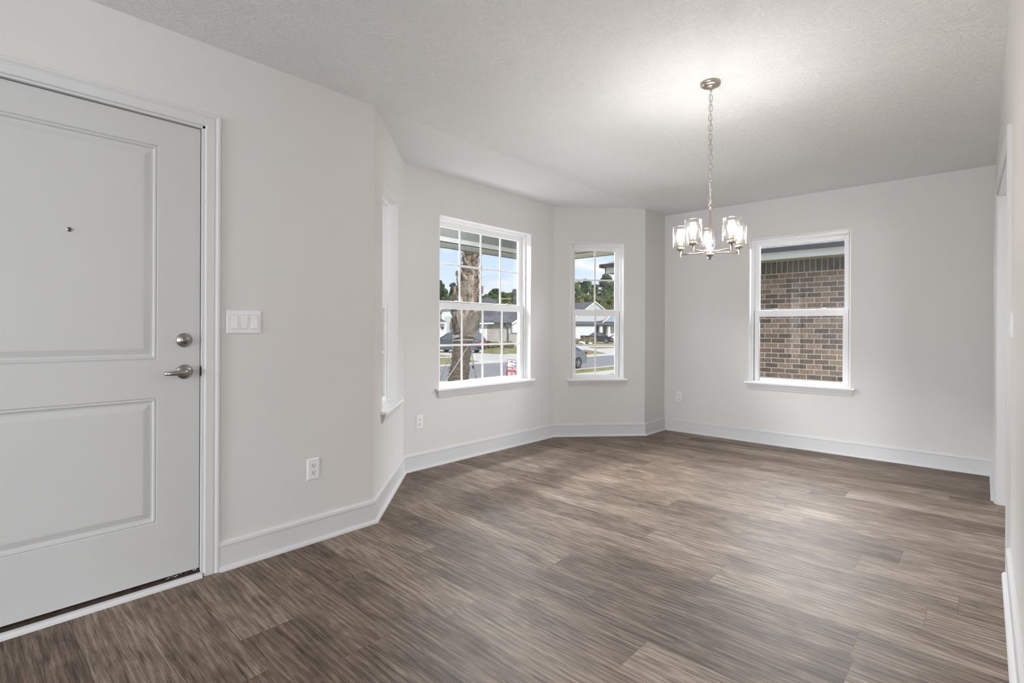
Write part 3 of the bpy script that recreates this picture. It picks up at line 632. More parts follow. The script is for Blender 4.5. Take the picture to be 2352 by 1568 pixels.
# ------------------------------------------------------------------ own porch and eaves outside the bay
ZS = 2.22
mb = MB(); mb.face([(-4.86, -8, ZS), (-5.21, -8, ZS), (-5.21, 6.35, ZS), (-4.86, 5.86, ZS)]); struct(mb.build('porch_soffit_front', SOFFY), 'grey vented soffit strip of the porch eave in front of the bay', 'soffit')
mb = MB(); mb.face([(-4.86, 5.86, ZS), (-5.21, 6.35, ZS), (6.2, 6.35, ZS), (6.2, 5.86, ZS)]); struct(mb.build('porch_soffit_side', SOFF), 'grey soffit strip with dark seams over the side yard', 'soffit')
mb = MB(); mb.box((-5.235, -8, ZS-.006), (-5.21, 6.375, ZS+.15)); mb.box((-5.235, 6.35, ZS-.006), (6.2, 6.375, ZS+.15)); struct(mb.build('porch_fascia', mat('dark_drip_edge', (.10, .10, .10), .5)), 'dark outer edge of the porch eave', 'fascia')
mb = MB(); mb.box((-4.90, -8, ZS), (-4.84, 5.86, ZS+.055)); struct(mb.build('porch_beam_trim', mat('pale_beam_trim', (.33, .34, .33), .5)), 'light trim board along the bottom of the porch beam', 'beam')
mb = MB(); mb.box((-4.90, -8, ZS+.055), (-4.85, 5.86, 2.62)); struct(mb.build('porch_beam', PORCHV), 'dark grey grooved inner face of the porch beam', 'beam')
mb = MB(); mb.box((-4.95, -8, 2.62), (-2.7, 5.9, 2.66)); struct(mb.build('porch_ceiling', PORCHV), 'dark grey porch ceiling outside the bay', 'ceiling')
mb = MB(); mb.prism([(-4.85, 5.77, 2.2), (xD-.17, 5.77, 2.2), (xD-.17, 5.77, 2.62), (-4.85, 5.77, 2.62)], (0, .09, 0)); struct(mb.build('porch_side_beam', PORCHV), 'dark grey side beam of the porch', 'beam')

# ------------------------------------------------------------------ neighbour's brick house
YN, YNE = 9.0, 8.6
zf0 = aty(1744, 599, YNE).z; zf1 = aty(1744, 582, YNE).z; zg1 = aty(1744, 572.5, YNE-.05).z
ztop = aty(1744, 602, YN).z
xc = aty(1391, 615, YNE).x
nb = empty('neighbour_house', (0, YN, -.6), 'neighbouring brown brick house filling the plain window', 'house')
mb = MB(); mb.box((xc+.4, YN, -1.0), (9, YN+.2, ztop+.05)); mb.build('brick_wall', BRICKN, nb, origin=(0, YN, ztop-.215))
mb = MB()
rnd = random.Random(11); x = xc+.42; zz0, zz1 = ztop-.205, ztop-.012
mb.box((xc+.4, YN-.004, ztop-.215), (9, YN+.02, ztop+.05)); mb.build('mortar_band', mat('tan_mortar', (.44, .41, .34), .9), nb)
sol = MB()
while x < 8.9:
    sol.box((x, YN-.013, zz0), (x+.067, YN+.02, zz1)); x += .0794
so = sol.build('soldier_course', mat('dark_soldier_brick', (.075, .066, .060), .85, var=(30, .55, (1, 1, .3))), nb, bevel=.003)
mb = MB(); mb.face([(xc, YNE, zf0), (9, YNE, zf0), (9, YN, zf0+.01), (xc, YN, zf0+.01)]); mb.build('soffit', mat('cream_soffit', (.50, .47, .40), .7), nb)
mb = MB(); mb.box((xc, YNE-.02, zf0), (9, YNE, zf1)); mb.box((xc, YNE-.02, zf0), (xc+.02, YN+6, zf1)); mb.build('fascia', WHITE, nb)
mb = MB(); mb.box((xc-.03, YNE-.09, zf1-.01), (9, YNE-.02, zg1)); mb.box((xc-.09, YNE-.09, zf1-.01), (xc, YN+6, zg1)); mb.build('gutter', GUTN, nb)
mb = MB(); xr0 = xc-.05
mb.add([(xr0, YNE-.06, zg1-.004), (9, YNE-.06, zg1-.004), (9, YN+5, zg1+2.3), (xr0+5, YN+5, zg1+2.3), (xr0, YN+10, zg1)], [(0,1,2,3), (0,3,4)]); mb.build('roof', SHINGN, nb)
mb = MB(); mb.box((xc+.4, YN, -1.0), (xc+.6, YN+6, ztop)); mb.build('brick_side_wall', BRICKN, nb)
mb = MB(); mb.box((-8, 5.9, -.66), (9, YN, -.6)); struct(mb.build('side_yard_ground', GRASS), 'grass strip between the two houses', 'ground')

# ------------------------------------------------------------------ ground outside
G = -.95
def flat(name, pts, m, z, label, cat, kind='structure'):
    mb = MB(); mb.prism([(p[0], p[1], z) for p in pts], (0, 0, -.04)); o = mb.build(name, m); return tag(o, label, cat, None, kind)
mb = MB(); mb.add([(-13.2, -40, G), (-13.2, 60, G), (-4.0, 60, -.35), (-4.0, -40, -.35)], [(0,3,2,1)]); struct(mb.build('front_lawn', GRASS), 'green front lawn sloping down to the sidewalk', 'lawn')
flat('earth', [(-160, -90), (60, -90), (60, 240), (-160, 240)], GRASS, G-.14, 'grass ground reaching to the tree line', 'ground')
flat('near_sidewalk', [(-14.4, -60), (-14.4, 150), (-13.15, 150), (-13.15, -60)], CONC, G+.005, 'pale concrete sidewalk on this side of the street', 'sidewalk')
flat('near_verge', [(-15.75, -60), (-15.75, 150), (-14.4, 150), (-14.4, -60)], GRASS, G, 'grass strip between near sidewalk and street', 'lawn')
flat('near_curb', [(-16.1, -60), (-16.1, 150), (-15.75, 150), (-15.75, -60)], CONC, G+.01, 'concrete curb on this side of the street', 'curb')
flat('street', [(-22.9, -60), (-22.9, 150), (-16.1, 150), (-16.1, -60)], ASPH, G-.02, 'grey asphalt street', 'street')
flat('far_curb', [(-23.4, -60), (-23.4, 150), (-22.9, 150), (-22.9, -60)], CONC, G+.01, 'concrete curb across the street', 'curb')
def gp(*ps): return [atz(px, py, G) for px, py in ps]
flat('far_concrete', [(-48, 6), (-48, 92), (-23.4, 92), (-23.4, 6)], CONC, G, 'broad pale concrete driveways across the street', 'driveway')
def lawn(ps, label): flat('lawn_patch', gp(*ps), GRASS, G+.03, label, 'lawn')
lawn([(985, 839.5), (1055, 834), (1098, 831), (1100, 830), (1075, 826), (1050, 822), (985, 823)], 'small grass patch behind the palm\'s lower trunk at the far curb')
lawn([(985, 819.5), (1020, 819), (1034, 818), (1012, 815), (985, 814)], 'thin grass sliver below the dark vehicle')
lawn([(1108, 810.5), (1140, 812.8), (1160, 813), (1230, 809), (1225, 796), (1185, 795), (1112, 799)], 'lawn in front of the pale brick house')
lawn([(1336, 812), (1338, 815.5), (1375, 813), (1391, 811.8), (1375, 808), (1345, 803.5), (1336, 804)], 'wedge of grass by the far curb behind the sedan')
lawn([(1300, 793), (1430, 791.5), (1430, 787), (1300, 787)], 'long grass strip in front of the pickup')
lawn([(1352, 797.5), (1372, 800.5), (1430, 798), (1430, 797), (1352, 797)], 'thin grass line beyond the far driveway')

# ------------------------------------------------------------------ houses across the street
def fq(mb, X, pts, t=.12):
    """filled outline on a facade plane x=X given by pixels, with thickness towards the street"""
    mb.prism([atx(px, py, X) for px, py in pts], (-t, 0, 0)); return mb
def quad(mb, *ps): mb.face([Vector(p) for p in ps])
# house with the pale brick (behind the palm, right part of the wide window)
XM = -42.0
hm = empty('house', (XM, 44, G), 'grey-roofed house with pale brick front behind the small palm', 'house')
mb = MB(); fq(mb, XM, [(1119, 743), (1169, 743), (1169, 800), (1119, 800)], .3); mb.build('brick_wall', BRICKF, hm)
mb = MB(); fq(mb, XM, [(1072, 743), (1119, 743), (1119, 800), (1072, 800)], .3); mb.build('siding_wall', SIDE_Y, hm)
mb = MB(); fq(mb, XM+.05, [(1095.5, 745), (1101.5, 745), (1101.5, 778), (1095.5, 778)], .1); w = mb.build('window', mat('teal_glass', (.16, .24, .27), .2), hm)
mb = MB(); fq(mb, XM+.08, [(1094, 744), (1095.5, 744), (1095.5, 779), (1094, 779)], .1); fq(mb, XM+.08, [(1101.5, 744), (1103, 744), (1103, 779), (1101.5, 779)], .1); mb.build('window_trim', WHITE, hm)
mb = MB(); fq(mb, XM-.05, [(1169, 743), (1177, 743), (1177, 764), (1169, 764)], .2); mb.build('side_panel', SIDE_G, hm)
mb = MB(); fq(mb, XM+.1, [(1169, 764), (1230, 763), (1230, 798), (1169, 798)], .3); mb.build('stone_base', BRICKF, hm)
mb = MB(); fq(mb, XM+.3, [(1176.5, 742), (1230, 716), (1230, 764), (1177, 764)], .3); mb.build('garage_wall', SIDE_Y, hm)
mb = MB(); fq(mb, XM+.6, [(1175, 742.5), (1230, 707), (1230, 713), (1177, 744.5)], .1); mb.build('rake_board', WHITE, hm)
mb = MB(); e = [atx(1068, 741, XM+.5), atx(1176, 741, XM+.5)]; rr = [atx(1112, 683.5, XM-8), atx(1124, 683, XM-8)]; bk = [Vector((XM-9, e[0].y+1, e[0].z))]
p2 = atx(1230, 705, XM-1)
quad(mb, e[0], e[1], rr[1], rr[0]); quad(mb, e[1], p2, atx(1165, 700, XM-5), rr[1]); quad(mb, e[0], rr[0], bk[0]); quad(mb, p2, atx(1200, 704, XM-8), atx(1165, 700, XM-5)); mb.build('roof', SHING, hm)
mb = MB(); fq(mb, XM+.62, [(1070, 741), (1135, 741), (1135, 744), (1070, 744)], .12); mb.build('white_fascia', WHITE, hm)
mb = MB(); fq(mb, XM+.64, [(1135, 740.5), (1175, 740.5), (1175, 744), (1135, 744)], .14); mb.build('gutter', GUTB, hm)
mb = MB(); mb.tube([atx(px, py, XM+.2) for px, py in ((1159.5, 743), (1159.5, 746), (1161, 748), (1165.5, 750.5), (1166.5, 753), (1166.5, 797))], .055, 8); mb.build('downspout', GUTB, hm)
# white house at left
XH = -44.0
hl = empty('house', (XH, 36, G), 'white board-and-batten house behind the dark vehicle, left of the palm', 'house')
mb = MB(); fq(mb, XH, [(940, 700), (1048, 700), (1048, 743), (1060, 743), (1060, 800), (940, 800)], .3); mb.build('siding_wall', SIDE_Y, hl)
mb = MB(); fq(mb, XH+.06, [(1022.5, 726.5), (1047, 726.5), (1047, 800), (1022.5, 800)], .1); mb.build('recess_wall', SIDE_G, hl)  # flat panel; its grey stands for the shaded porch recess
mb = MB(); fq(mb, XH+.9, [(940, 742.5), (1025.5, 742), (1025.5, 800), (940, 800)], .5)
mb.build('garage_wall', mat('white_garage_wall', (.70, .73, .73), .6), hl)
mb = MB(); a, b = atx(930, 739.5, XH+1.4), atx(1026, 739.5, XH+1.4); c, d_ = atx(1013, 731, XH), atx(930, 700, XH-3); quad(mb, a, b, c, atx(1003, 727.5, XH-.5), d_)
mb.build('garage_roof', SHING, hl)
mb = MB(); fq(mb, XH+1.42, [(930, 740), (1025.5, 740), (1025.5, 742.5), (930, 742.5)], .12); mb.build('fascia', WHITE, hl)
mb = MB(); fq(mb, XH+1.0, [(990, 744), (1009, 744), (1009, 785), (990, 785)], .1); mb.build('garage_door', mat('sage_garage_door', (.55, .59, .55), .6), hl)
mb = MB(); fq(mb, XH+1.2, [(1016, 751), (1018, 750.5), (1020.5, 754), (1019, 755.5)], .25); lt = mb.build('wall_lantern', GUTB, hl)
mb = MB(); fq(mb, XH+.3, [(990, 717), (1014, 717), (1014, 737), (990, 737)], .1); mb.build('window', mat('dusk_glass', (.22, .25, .27), .2), hl)
mb = MB(); quad(mb, atx(990, 716, XH+.9), atx(1020, 707.5, XH+.9), atx(1040, 690, XH-3), atx(990, 690, XH-3)); mb.build('upper_roof', SHING, hl)
mb = MB(); fq(mb, XH+1.0, [(990, 722), (1022, 707), (1018, 705), (990, 716)], .1); mb.build('rake_board', WHITE, hl)
mb = MB(); quad(mb, atx(1020, 707, XH+.5), atx(1058, 706, XH+.5), atx(1054, 692, XH-6), atx(1034, 692, XH-6)); mb.build('main_roof', SHING, hl)
# house beyond the pickup
XR_ = -57.0
hr = empty('house', (XR_, 82, G), 'grey gabled house with white garage door behind the black pickup', 'house')
mb = MB(); fq(mb, XR_, [(1290, 744), (1366, 744), (1366, 788), (1290, 788)], .3); mb.build('garage_wall', WHITE, hr)
mb = MB(); fq(mb, XR_+.08, [(1321, 751), (1361, 750.5), (1361, 788), (1321, 788)], .1)
mb.build('garage_door', striped_mat('white_garage_panels', (.66, .68, .72), 'Z', .62, .04, .75), hr)
mb = MB(); fq(mb, XR_-1.6, [(1366, 744), (1430, 744), (1430, 788), (1366, 788)], .2); mb.build('porch_wall', mat('pale_porch_wall', (.62, .62, .61), .7), hr)
for q0, q1 in ((1371, 1377.5), (1388, 1391)):
    mb = MB(); fq(mb, XR_-1.5, [(q0, 749), (q1, 749), (q1, 780), (q0, 780)], .1); mb.build('porch_window', mat('dark_window_glass', (.08, .08, .085), .25), hr)
mb = MB(); fq(mb, XR_-1.45, [(1392, 750), (1397, 750), (1397, 785), (1392, 785)], .1); mb.build('front_door', mat('sage_door', (.33, .37, .34), .5), hr)
for px0, px1, qx0, qx1 in ((1379, 1383.5, 1378, 1385), (1397.5, 1401.5, 1396.5, 1403)):
    mb = MB(); fq(mb, XR_, [(px0, 748), (px1, 748), (qx1, 788), (qx0, 788)], .35); mb.build('column', WHITE, hr)
mb = MB(); fq(mb, XR_+.35, [(1290, 745), (1364, 745), (1372, 745.6), (1430, 745.6), (1430, 747.6), (1364, 747), (1290, 747)], .2); mb.build('gutter', GUTB, hr)
mb = MB(); quad(mb, atx(1290, 745, XR_+.3), atx(1430, 745.6, XR_+.3), atx(1430, 738.5, XR_-1), atx(1290, 737.5, XR_-1)); mb.build('lower_roof', SHING, hr)
mb = MB(); fq(mb, XR_-1, [(1310, 738.6), (1368, 693.5), (1425, 738.6)], .2); mb.build('gable_wall', SIDE_G, hr)
for nm, pts in (('rake_board', [(1308, 738.6), (1368.5, 691.5), (1368.5, 694.0), (1312, 738.6)]), ('rake_board', [(1368.5, 691.5), (1400, 717.5), (1397, 717.5), (1368.5, 694.0)])):
    mb = MB(); fq(mb, XR_-.7, pts, .15); mb.build(nm, WHITE, hr)
mb = MB(); quad(mb, atx(1290, 737.5, XR_-1.3), atx(1309, 737.5, XR_-1.3), atx(1366, 693, XR_-1.3), atx(1355, 692.8, XR_-7), atx(1290, 698, XR_-7)); mb.build('main_roof', SHING, hr)
mb = MB(); quad(mb, atx(1369.5, 739, XR_-.8), atx(1386, 739, XR_-.5), atx(1398, 728, XR_-.8), atx(1412, 716, XR_-1), atx(1396, 717, XR_-3), atx(1386, 721, XR_-3)); mb.build('valley_roof', SHING, hr)
mb = MB(); fq(mb, XR_-.4, [(1386, 738.8), (1404, 722), (1430, 722), (1430, 739)], .1); mb.build('blue_gable', mat('blue_grey_siding', (.30, .39, .46), .6), hr)
mb = MB(); fq(mb, XR_-.2, [(1383.5, 741), (1404, 722.5), (1406.5, 722.5), (1386, 741)], .15); mb.build('rake_board', WHITE, hr)

# ------------------------------------------------------------------ vehicles
TYRE = mat('tyre_rubber', (.02, .02, .021), .8); RIM = mat('alloy_rim', (.55, .56, .58), .3, .9)
RED = mat('tail_light_red', (.50, .02, .03), .25); AMB = mat('amber_marker', (.65, .20, .04), .3); LAMP = mat('clear_headlight', (.70, .72, .75), .15)
CGL = mat('car_glass', (.10, .125, .13), .08, spec=.8)
def car(name, o, fwd, L_, Wd, body_pts, cab_pts, paint, label, wheels, wr=.34, cat='car', roofc=None, extra=None, glass=CGL, inset=.14):
    """body_pts/cab_pts: side outline (x from rear bumper, z from ground); wheels: x positions"""
    f = Vector(fwd).normalized(); s = Vector((-f.y, f.x, 0)); O = Vector(o)
    R = empty(name, O, label, cat)
    Q = lambda x, y, z: O + f*(x-L_/2) + s*y + Vector((0, 0, z))
    mb = MB(); hw = Wd/2
    # body with arches
    bot = []
    for wx in sorted(wheels):
        bot += [(wx + (wr+.05)*math.cos(PI-t*PI/8), wr*.95+(wr+.05)*math.sin(PI-t*PI/8) if 0 < t < 8 else .24) for t in range(9)]
    poly = [(body_pts[0][0], .26)] + [(x, z) for x, z in bot] + [(body_pts[-1][0], .26)] + list(reversed(body_pts))
    def loft(mb, poly, prof):
        n = len(poly); tri = tessellate_polygon([[Vector((x, 0, z)) for x, z in poly]]); vs = []
        for y, sh in prof:
            cx = sum(p[0] for p in poly)/n; cz = sum(p[1] for p in poly)/n
            vs += [Q(cx+(x-cx)*sh[0], y, cz+(z-cz)*sh[1]) for x, z in poly]
        k = len(prof); fs = [tuple(t) for t in tri] + [tuple((k-1)*n+i for i in reversed(t)) for t in tri]
        fs += [(r*n+i, r*n+(i+1) % n, (r+1)*n+(i+1) % n, (r+1)*n+i) for r in range(k-1) for i in range(n)]
        mb.add(vs, fs)
    loft(mb, poly, [(-hw, (.985, .97)), (-hw*.93, (1, 1)), (hw*.93, (1, 1)), (hw, (.985, .97))]); mb.build('body', paint, R, bevel=.03)
    # cabin glasshouse tapering to the roof
    zb_ = min(z for _, z in cab_pts); ztp = max(z for _, z in cab_pts); n = len(cab_pts); mb = MB()
    yy = lambda z: hw*.96 - (z-zb_)/(ztp-zb_)*inset
    vs = [Q(x, -yy(z), z) for x, z in cab_pts] + [Q(x, yy(z), z) for x, z in cab_pts]
    tri = tessellate_polygon([[Vector((x, 0, z)) for x, z in cab_pts]])
    mb.add(vs, [tuple(t) for t in tri] + [tuple(n+i for i in reversed(t)) for t in tri] + [(i, (i+1) % n, n+(i+1) % n, n+i) for i in range(n)]); mb.build('windows', glass, R)
    # roof skin and pillars
    mb = MB(); tops = sorted([p for p in cab_pts if p[1] > ztp-.09])
    x0, x1 = tops[0][0], tops[-1][0]
    mb.obox(Q((x0+x1)/2, 0, ztp-.005), f*(x1-x0)/2*.98, s*(yy(ztp)+.01), (0, 0, .022)); mb.build('roof', roofc or paint, R, bevel=.02)
    lowp = sorted([p for p in cab_pts if p[1] < zb_+.12]); mb = MB()
    segs = [(lowp[0], tops[0]), (lowp[-1], tops[-1])]
    mid = ((x0+x1)/2-.05, zb_), ((x0+x1)/2+.0, ztp)
    segs.append(mid)
    for (ax, az), (bx, bz) in segs:
        for sg in (-1, 1): mb.tube([Q(ax, sg*(yy(az)+.012), az), Q(bx, sg*(yy(bz)+.012), bz)], .045, 6)
    for sg in (-1, 1): mb.tube([Q(lowp[0][0], sg*(yy(zb_)+.01), zb_), Q(lowp[-1][0], sg*(yy(zb_)+.01), zb_)], .03, 6)
    mb.build('pillars', paint, R)
    ax_ = 'Y'
    for wx in wheels:
        for sg in (-1, 1):
            c = Q(wx, sg*(hw-.10), wr); mb = MB(); pts = []
            m4 = Matrix((( f.x, s.x, 0), (f.y, s.y, 0), (0, 0, 1)))
            def ringw(r, w): return [c + f*(r*math.cos(2*PI*k/28)) + Vector((0, 0, r*math.sin(2*PI*k/28))) + s*w for k in range(28)]
            rs = [(wr*.66, -.10), (wr*.97, -.10), (wr, -.07), (wr, .07), (wr*.97, .10), (wr*.66, .10)]
            vs = [v for r, w in rs for v in ringw(r, w)]
            mb.add(vs, [(a*28+k, a*28+(k+1) % 28, (a+1)*28+(k+1) % 28, (a+1)*28+k) for a in range(5) for k in range(28)], True); wh = mb.build('wheel', TYRE, R)
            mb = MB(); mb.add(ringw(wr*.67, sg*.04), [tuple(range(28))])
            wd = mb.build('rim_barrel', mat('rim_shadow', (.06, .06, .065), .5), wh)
            mb = MB()
            for k in range(5):
                a = 2*PI*k/5+.3; dr = f*math.cos(a)+Vector((0, 0, math.sin(a))); tg = f*(-math.sin(a))+Vector((0, 0, math.cos(a)))
                for off in (-.035, .035): mb.obox(c+dr*wr*.36+tg*off*wr*2.2+s*sg*.095, dr*wr*.30, tg*wr*.055, s*.012)
            mb.lathe([(0, 0)], c) if False else None
            rim_o = ringw(wr*.67, sg*.095) + ringw(wr*.61, sg*.095) + ringw(wr*.61, sg*.04) + ringw(wr*.67, sg*.04)
            mb.add(rim_o, [(a*28+k, a*28+(k+1) % 28, ((a+1) % 4)*28+(k+1) % 28, ((a+1) % 4)*28+k) for a in range(4) for k in range(28)])
            mb.obox(c+s*sg*.097, f*wr*.13, s*.014, (0, 0, wr*.13)); mb.build('rim', RIM, wh)
    if extra: extra(R, Q, f, s, hw)
    return R
BLK = mat('black_car_paint', (.028, .032, .045), .22, .0, coat=.6)
SLATE = mat('slate_car_paint', (.10, .115, .14), .25, .3, coat=.5)
SILV = mat('blue_grey_car_paint', (.20, .235, .27), .28, .4, coat=.5)
WHC = mat('white_car_paint', (.75, .77, .78), .3, coat=.5)
def box_part(R, name, m, c, ax, ay, az, bevel=.01):
    mb = MB(); mb.obox(c, ax, ay, az); return mb.build(name, m, R, bevel=bevel)
# black pickup, nose to the right
def ex_pick(R, Q, f, s, hw):
    for sg in (-1, 1):
        box_part(R, 'headlight', LAMP, Q(4.86, sg*.68, .92), f*.07, s*.22, (0, 0, .09)); box_part(R, 'tail_light', RED, Q(.03, sg*.86, .98), f*.04, s*.05, (0, 0, .13))
        box_part(R, 'mirror', BLK, Q(3.42, sg*(hw+.06), 1.12), f*.07, s*.10, (0, 0, .07)); box_part(R, 'side_marker', AMB, Q(4.72, sg*(hw-.02), .66), f*.09, s*.03, (0, 0, .09))
    box_part(R, 'grille', GUTB, Q(4.97, 0, .72), f*.03, s*.62, (0, 0, .16)); box_part(R, 'front_bumper', RIM, Q(4.98, 0, .36), f*.04, s*.7, (0, 0, .05))
pk = atz(1371, 788, G); 
car('pickup_truck', pk, RT*1.0+FW*(-.22), 5.0, 1.95,
    [(0, .55), (0, 1.16), (.10, 1.22), (1.35, 1.20), (1.9, 1.14), (3.3, 1.12), (3.9, 1.12), (4.6, 1.02), (4.93, .90), (5.0, .62), (4.98, .40)],
    [(1.30, 1.16), (1.95, 1.62), (2.25, 1.70), (3.0, 1.68), (3.25, 1.61), (4.12, 1.12)], BLK,
    'black pickup truck parked before the gabled house, nose to the right', (.95, 3.98), .37, 'pickup truck', extra=ex_pick)
# white car, only the nose and windscreen visible behind the pickup
car('car', atz(1420, 786, G), RT*-1.0+FW*-.2, 4.6, 1.8, [(0, .5), (.05, .95), (.9, 1.02), (3.4, .98), (4.3, .88), (4.6, .60), (4.58, .38)],
    [(.6, 1.0), (1.2, 1.42), (2.6, 1.46), (3.6, .98)], WHC, 'pale car half hidden at the right of the black pickup', (.85, 3.75), .32, 'car')
# dark SUV behind the palm, tail to the right
def ex_suv(R, Q, f, s, hw):
    for sg in (-1, 1):
        box_part(R, 'tail_light', RED, Q(.0, sg*.72, 1.05), f*.05, s*.22, (0, 0, .055)); box_part(R, 'bumper_reflector', RED, Q(.0, sg*.72, .60), f*.04, s*.16, (0, 0, .03))
        box_part(R, 'mirror', SLATE, Q(3.72, sg*(hw+.08), 1.18), f*.07, s*.12, (0, 0, .09))
    box_part(R, 'rear_window', mat('rear_glass', (.16, .19, .21), .08, spec=.8), Q(.30, 0, 1.40), f*.06+Vector((0, 0, .05)), s*.66, (f*.14+Vector((0, 0, .20))))
    box_part(R, 'number_plate', WHITE, Q(-.01, 0, .86), f*.02, s*.16, (0, 0, .06)); box_part(R, 'rear_bumper', GUTB, Q(.02, 0, .48), f*.05, s*.80, (0, 0, .08))
sv = (atz(1012, 806, G) + atz(1100, 808, G))/2 + Vector((-.3, 0, 0))
sd = (atz(1012, 806, G) - atz(1100, 808, G)).normalized()
car('sport_utility_vehicle', at(1058, 808, 46.5)*Vector((1, 1, 0)) if False else Vector((at(1049, 808, 47).x, at(1049, 808, 47).y, G)), RT*-1.0+FW*.42, 5.1, 2.0,
    [(0, .50), (.0, 1.05), (.10, 1.20), (3.6, 1.16), (4.5, 1.10), (4.95, .95), (5.1, .62), (5.05, .42)],
    [(.08, 1.18), (.48, 1.76), (1.1, 1.86), (2.5, 1.86), (2.95, 1.78), (3.95, 1.14)], SLATE,
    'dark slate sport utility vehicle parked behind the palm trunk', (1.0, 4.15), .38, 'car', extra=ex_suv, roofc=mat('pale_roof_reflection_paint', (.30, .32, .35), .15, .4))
# sedan at the near curb, only its tail in view
def ex_sed(R, Q, f, s, hw):
    for sg in (-1, 1):
        box_part(R, 'tail_light', RED, Q(.08, sg*.66, .84), f*.14, s*.17, (0, 0, .06)); box_part(R, 'mirror', SILV, Q(2.85, sg*(hw+.06), .9), f*.07, s*.1, (0, 0, .06))
    box_part(R, 'rear_bumper', SILV, Q(.02, 0, .44), f*.06, s*.70, (0, 0, .11), .03)
rw_ = atz(1325, 847.5, G)
car('sedan', Vector((-17.0, rw_.y+1.22-2.0, G)), (0, -1, 0), 4.0, 1.66,
    [(.02, .36), (0, .62), (.05, .82), (.10, .94), (.30, .97), (.8, .94), (3.1, .87), (3.7, .76), (3.98, .55), (4.0, .36)],
    [(.45, .94), (1.15, 1.24), (1.7, 1.29), (2.4, 1.26), (3.2, .86)], SILV,
    'blue-grey sedan with red tail light at the near curb, cut by the frame', (.84, 3.2), .295, 'car', extra=ex_sed)

# ------------------------------------------------------------------ trees, shrubs, palms
def leaf_mat(name, col, a=.45):
    return mat(name, col, .85, spec=.15, var=(.6, a))
TREEM = [leaf_mat('dark_pine_leaves', (.095, .140, .078)), leaf_mat('oak_leaves', (.14, .185, .085)), leaf_mat('olive_leaves', (.19, .21, .09))]
BARK = mat('grey_bark', (.11, .09, .075), .95, var=(6, .3, (1, 1, .3)))
def leaves(mb, c, r, n, size, rnd, squash=.75):
    for _ in range(n):
        while True:
            p = Vector((rnd.uniform(-1, 1), rnd.uniform(-1, 1), rnd.uniform(-1, 1)))
            if .35 < p.length < 1: break
        p = Vector(c) + Vector((p.x*r, p.y*r, p.z*r*squash)); a = Vector((rnd.uniform(-1, 1), rnd.uniform(-1, 1), rnd.uniform(-1, 1))).normalized(); b = a.orthogonal().normalized(); s_ = size*rnd.uniform(.5, 1.2)
        mb.face([p-a*s_, p+b*s_*.6, p+a*s_, p-b*s_*.6])
def tree(px, top, base_dep, width, m, label, seed, clumps=22, gap=0):
    rnd = random.Random(seed); T_ = at(px, top, base_dep); B_ = Vector((T_.x, T_.y, G)); Hh = T_.z-G; wd = width*1.22*base_dep/FPX
    R = empty('tree', B_, label, 'tree', 'trees behind the far houses')
    mb = MB(); mb.tube([B_, B_+Vector((rnd.uniform(-.3, .3), rnd.uniform(-.3, .3), Hh*.5)), B_+Vector((rnd.uniform(-.4, .4), 0, Hh*.9))], [.32, .24, .08], 8)
    cr = MB(); cents = []
    for k in range(clumps):
        t = k/(clumps-1); z = Hh*(.18+.78*t); rad = wd/2*(1.0-.75*t**1.7); a = rnd.uniform(0, 2*PI); rr_ = rad*rnd.uniform(.1, .85); c = B_ + Vector((rr_*math.cos(a), rr_*math.sin(a), z)); cents.append(c)
        for _q in range(3): leaves(cr, c+Vector((rnd.uniform(-1,1), rnd.uniform(-1,1), rnd.uniform(-.7,.7)))*wd*.13, wd*rnd.uniform(.09, .18), 200, .19, rnd)
        mb.tube([B_+Vector((0, 0, z*.8)), c], [.09, .03], 5)
    mb.build('trunk', BARK, R); cr.build('foliage', m, R)
    return R
# trees seen through the wide window
tree(1014, 646, 95, 44, TREEM[0], 'rounded dark tree at the left edge of the wide window', 1)
tree(1040, 650, 100, 28, TREEM[0], 'spindly tree just left of the palm trunk', 2, 12)
tree(1060, 664, 98, 40, TREEM[1], 'green tree mostly hidden behind the palm trunk', 3)
tree(1113, 682, 104, 26, TREEM[0], 'low dark tree right of the palm above the grey roof', 4, 10)
tree(1135, 664, 98, 44, TREEM[0], 'round-topped tree above the hip roof', 5)
tree(1160, 672, 92, 30, TREEM[1], 'tree behind the small palm', 6)
tree(1182, 666, 98, 40, TREEM[0], 'dark tree at the right edge of the wide window', 7)
# trees seen through the narrow window
tree(1318, 650, 138, 40, TREEM[1], 'tree at the left edge of the narrow window', 9)
tree(1338, 644, 149, 46, TREEM[0], 'dark leafy tree behind the chandelier reflection', 10)
tree(1364, 652, 160, 38, TREEM[1], 'tree behind the centre bar of the narrow window', 11)
tree(1387, 632, 142, 54, TREEM[0], 'tallest tree, right of the narrow window\'s centre bar', 12, 22)
tree(1412, 648, 153, 44, TREEM[1], 'tree at the right edge of the narrow window', 13)
for i, (px, top, m_) in enumerate(((1300, 676, 1), (1330, 680, 2), (1352, 678, 1), (1375, 682, 2), (1400, 680, 1), (1425, 682, 2), (1395, 706, 2))):
    tree(px, top, 134+(i % 2)*-16+(i == 6)*-8, 48 if i < 6 else 22, TREEM[m_], ['low woodland tree left of the far roof', 'olive tree above the far grey roof slope', 'low tree left of the gable peak', 'low olive tree right of the gable peak', 'low tree right of the gable', 'low olive tree at far right', 'small round green tree beside the right rake board'][i], 30+i, 12)
for i, px in enumerate((1000, 1025, 1050, 1120, 1150, 1176)):
    tree(px, (672, 678, 674, 676, 680, 674)[i], 122+(i % 2)*13, 52, TREEM[i % 2], ['lowest tree at the left edge above the white house', 'low tree above the white house roof', 'low tree behind palm boots', 'low tree behind the hip roof', 'low tree behind the small palm fronds', 'low tree above the right gable'][i], 50+i, 20)

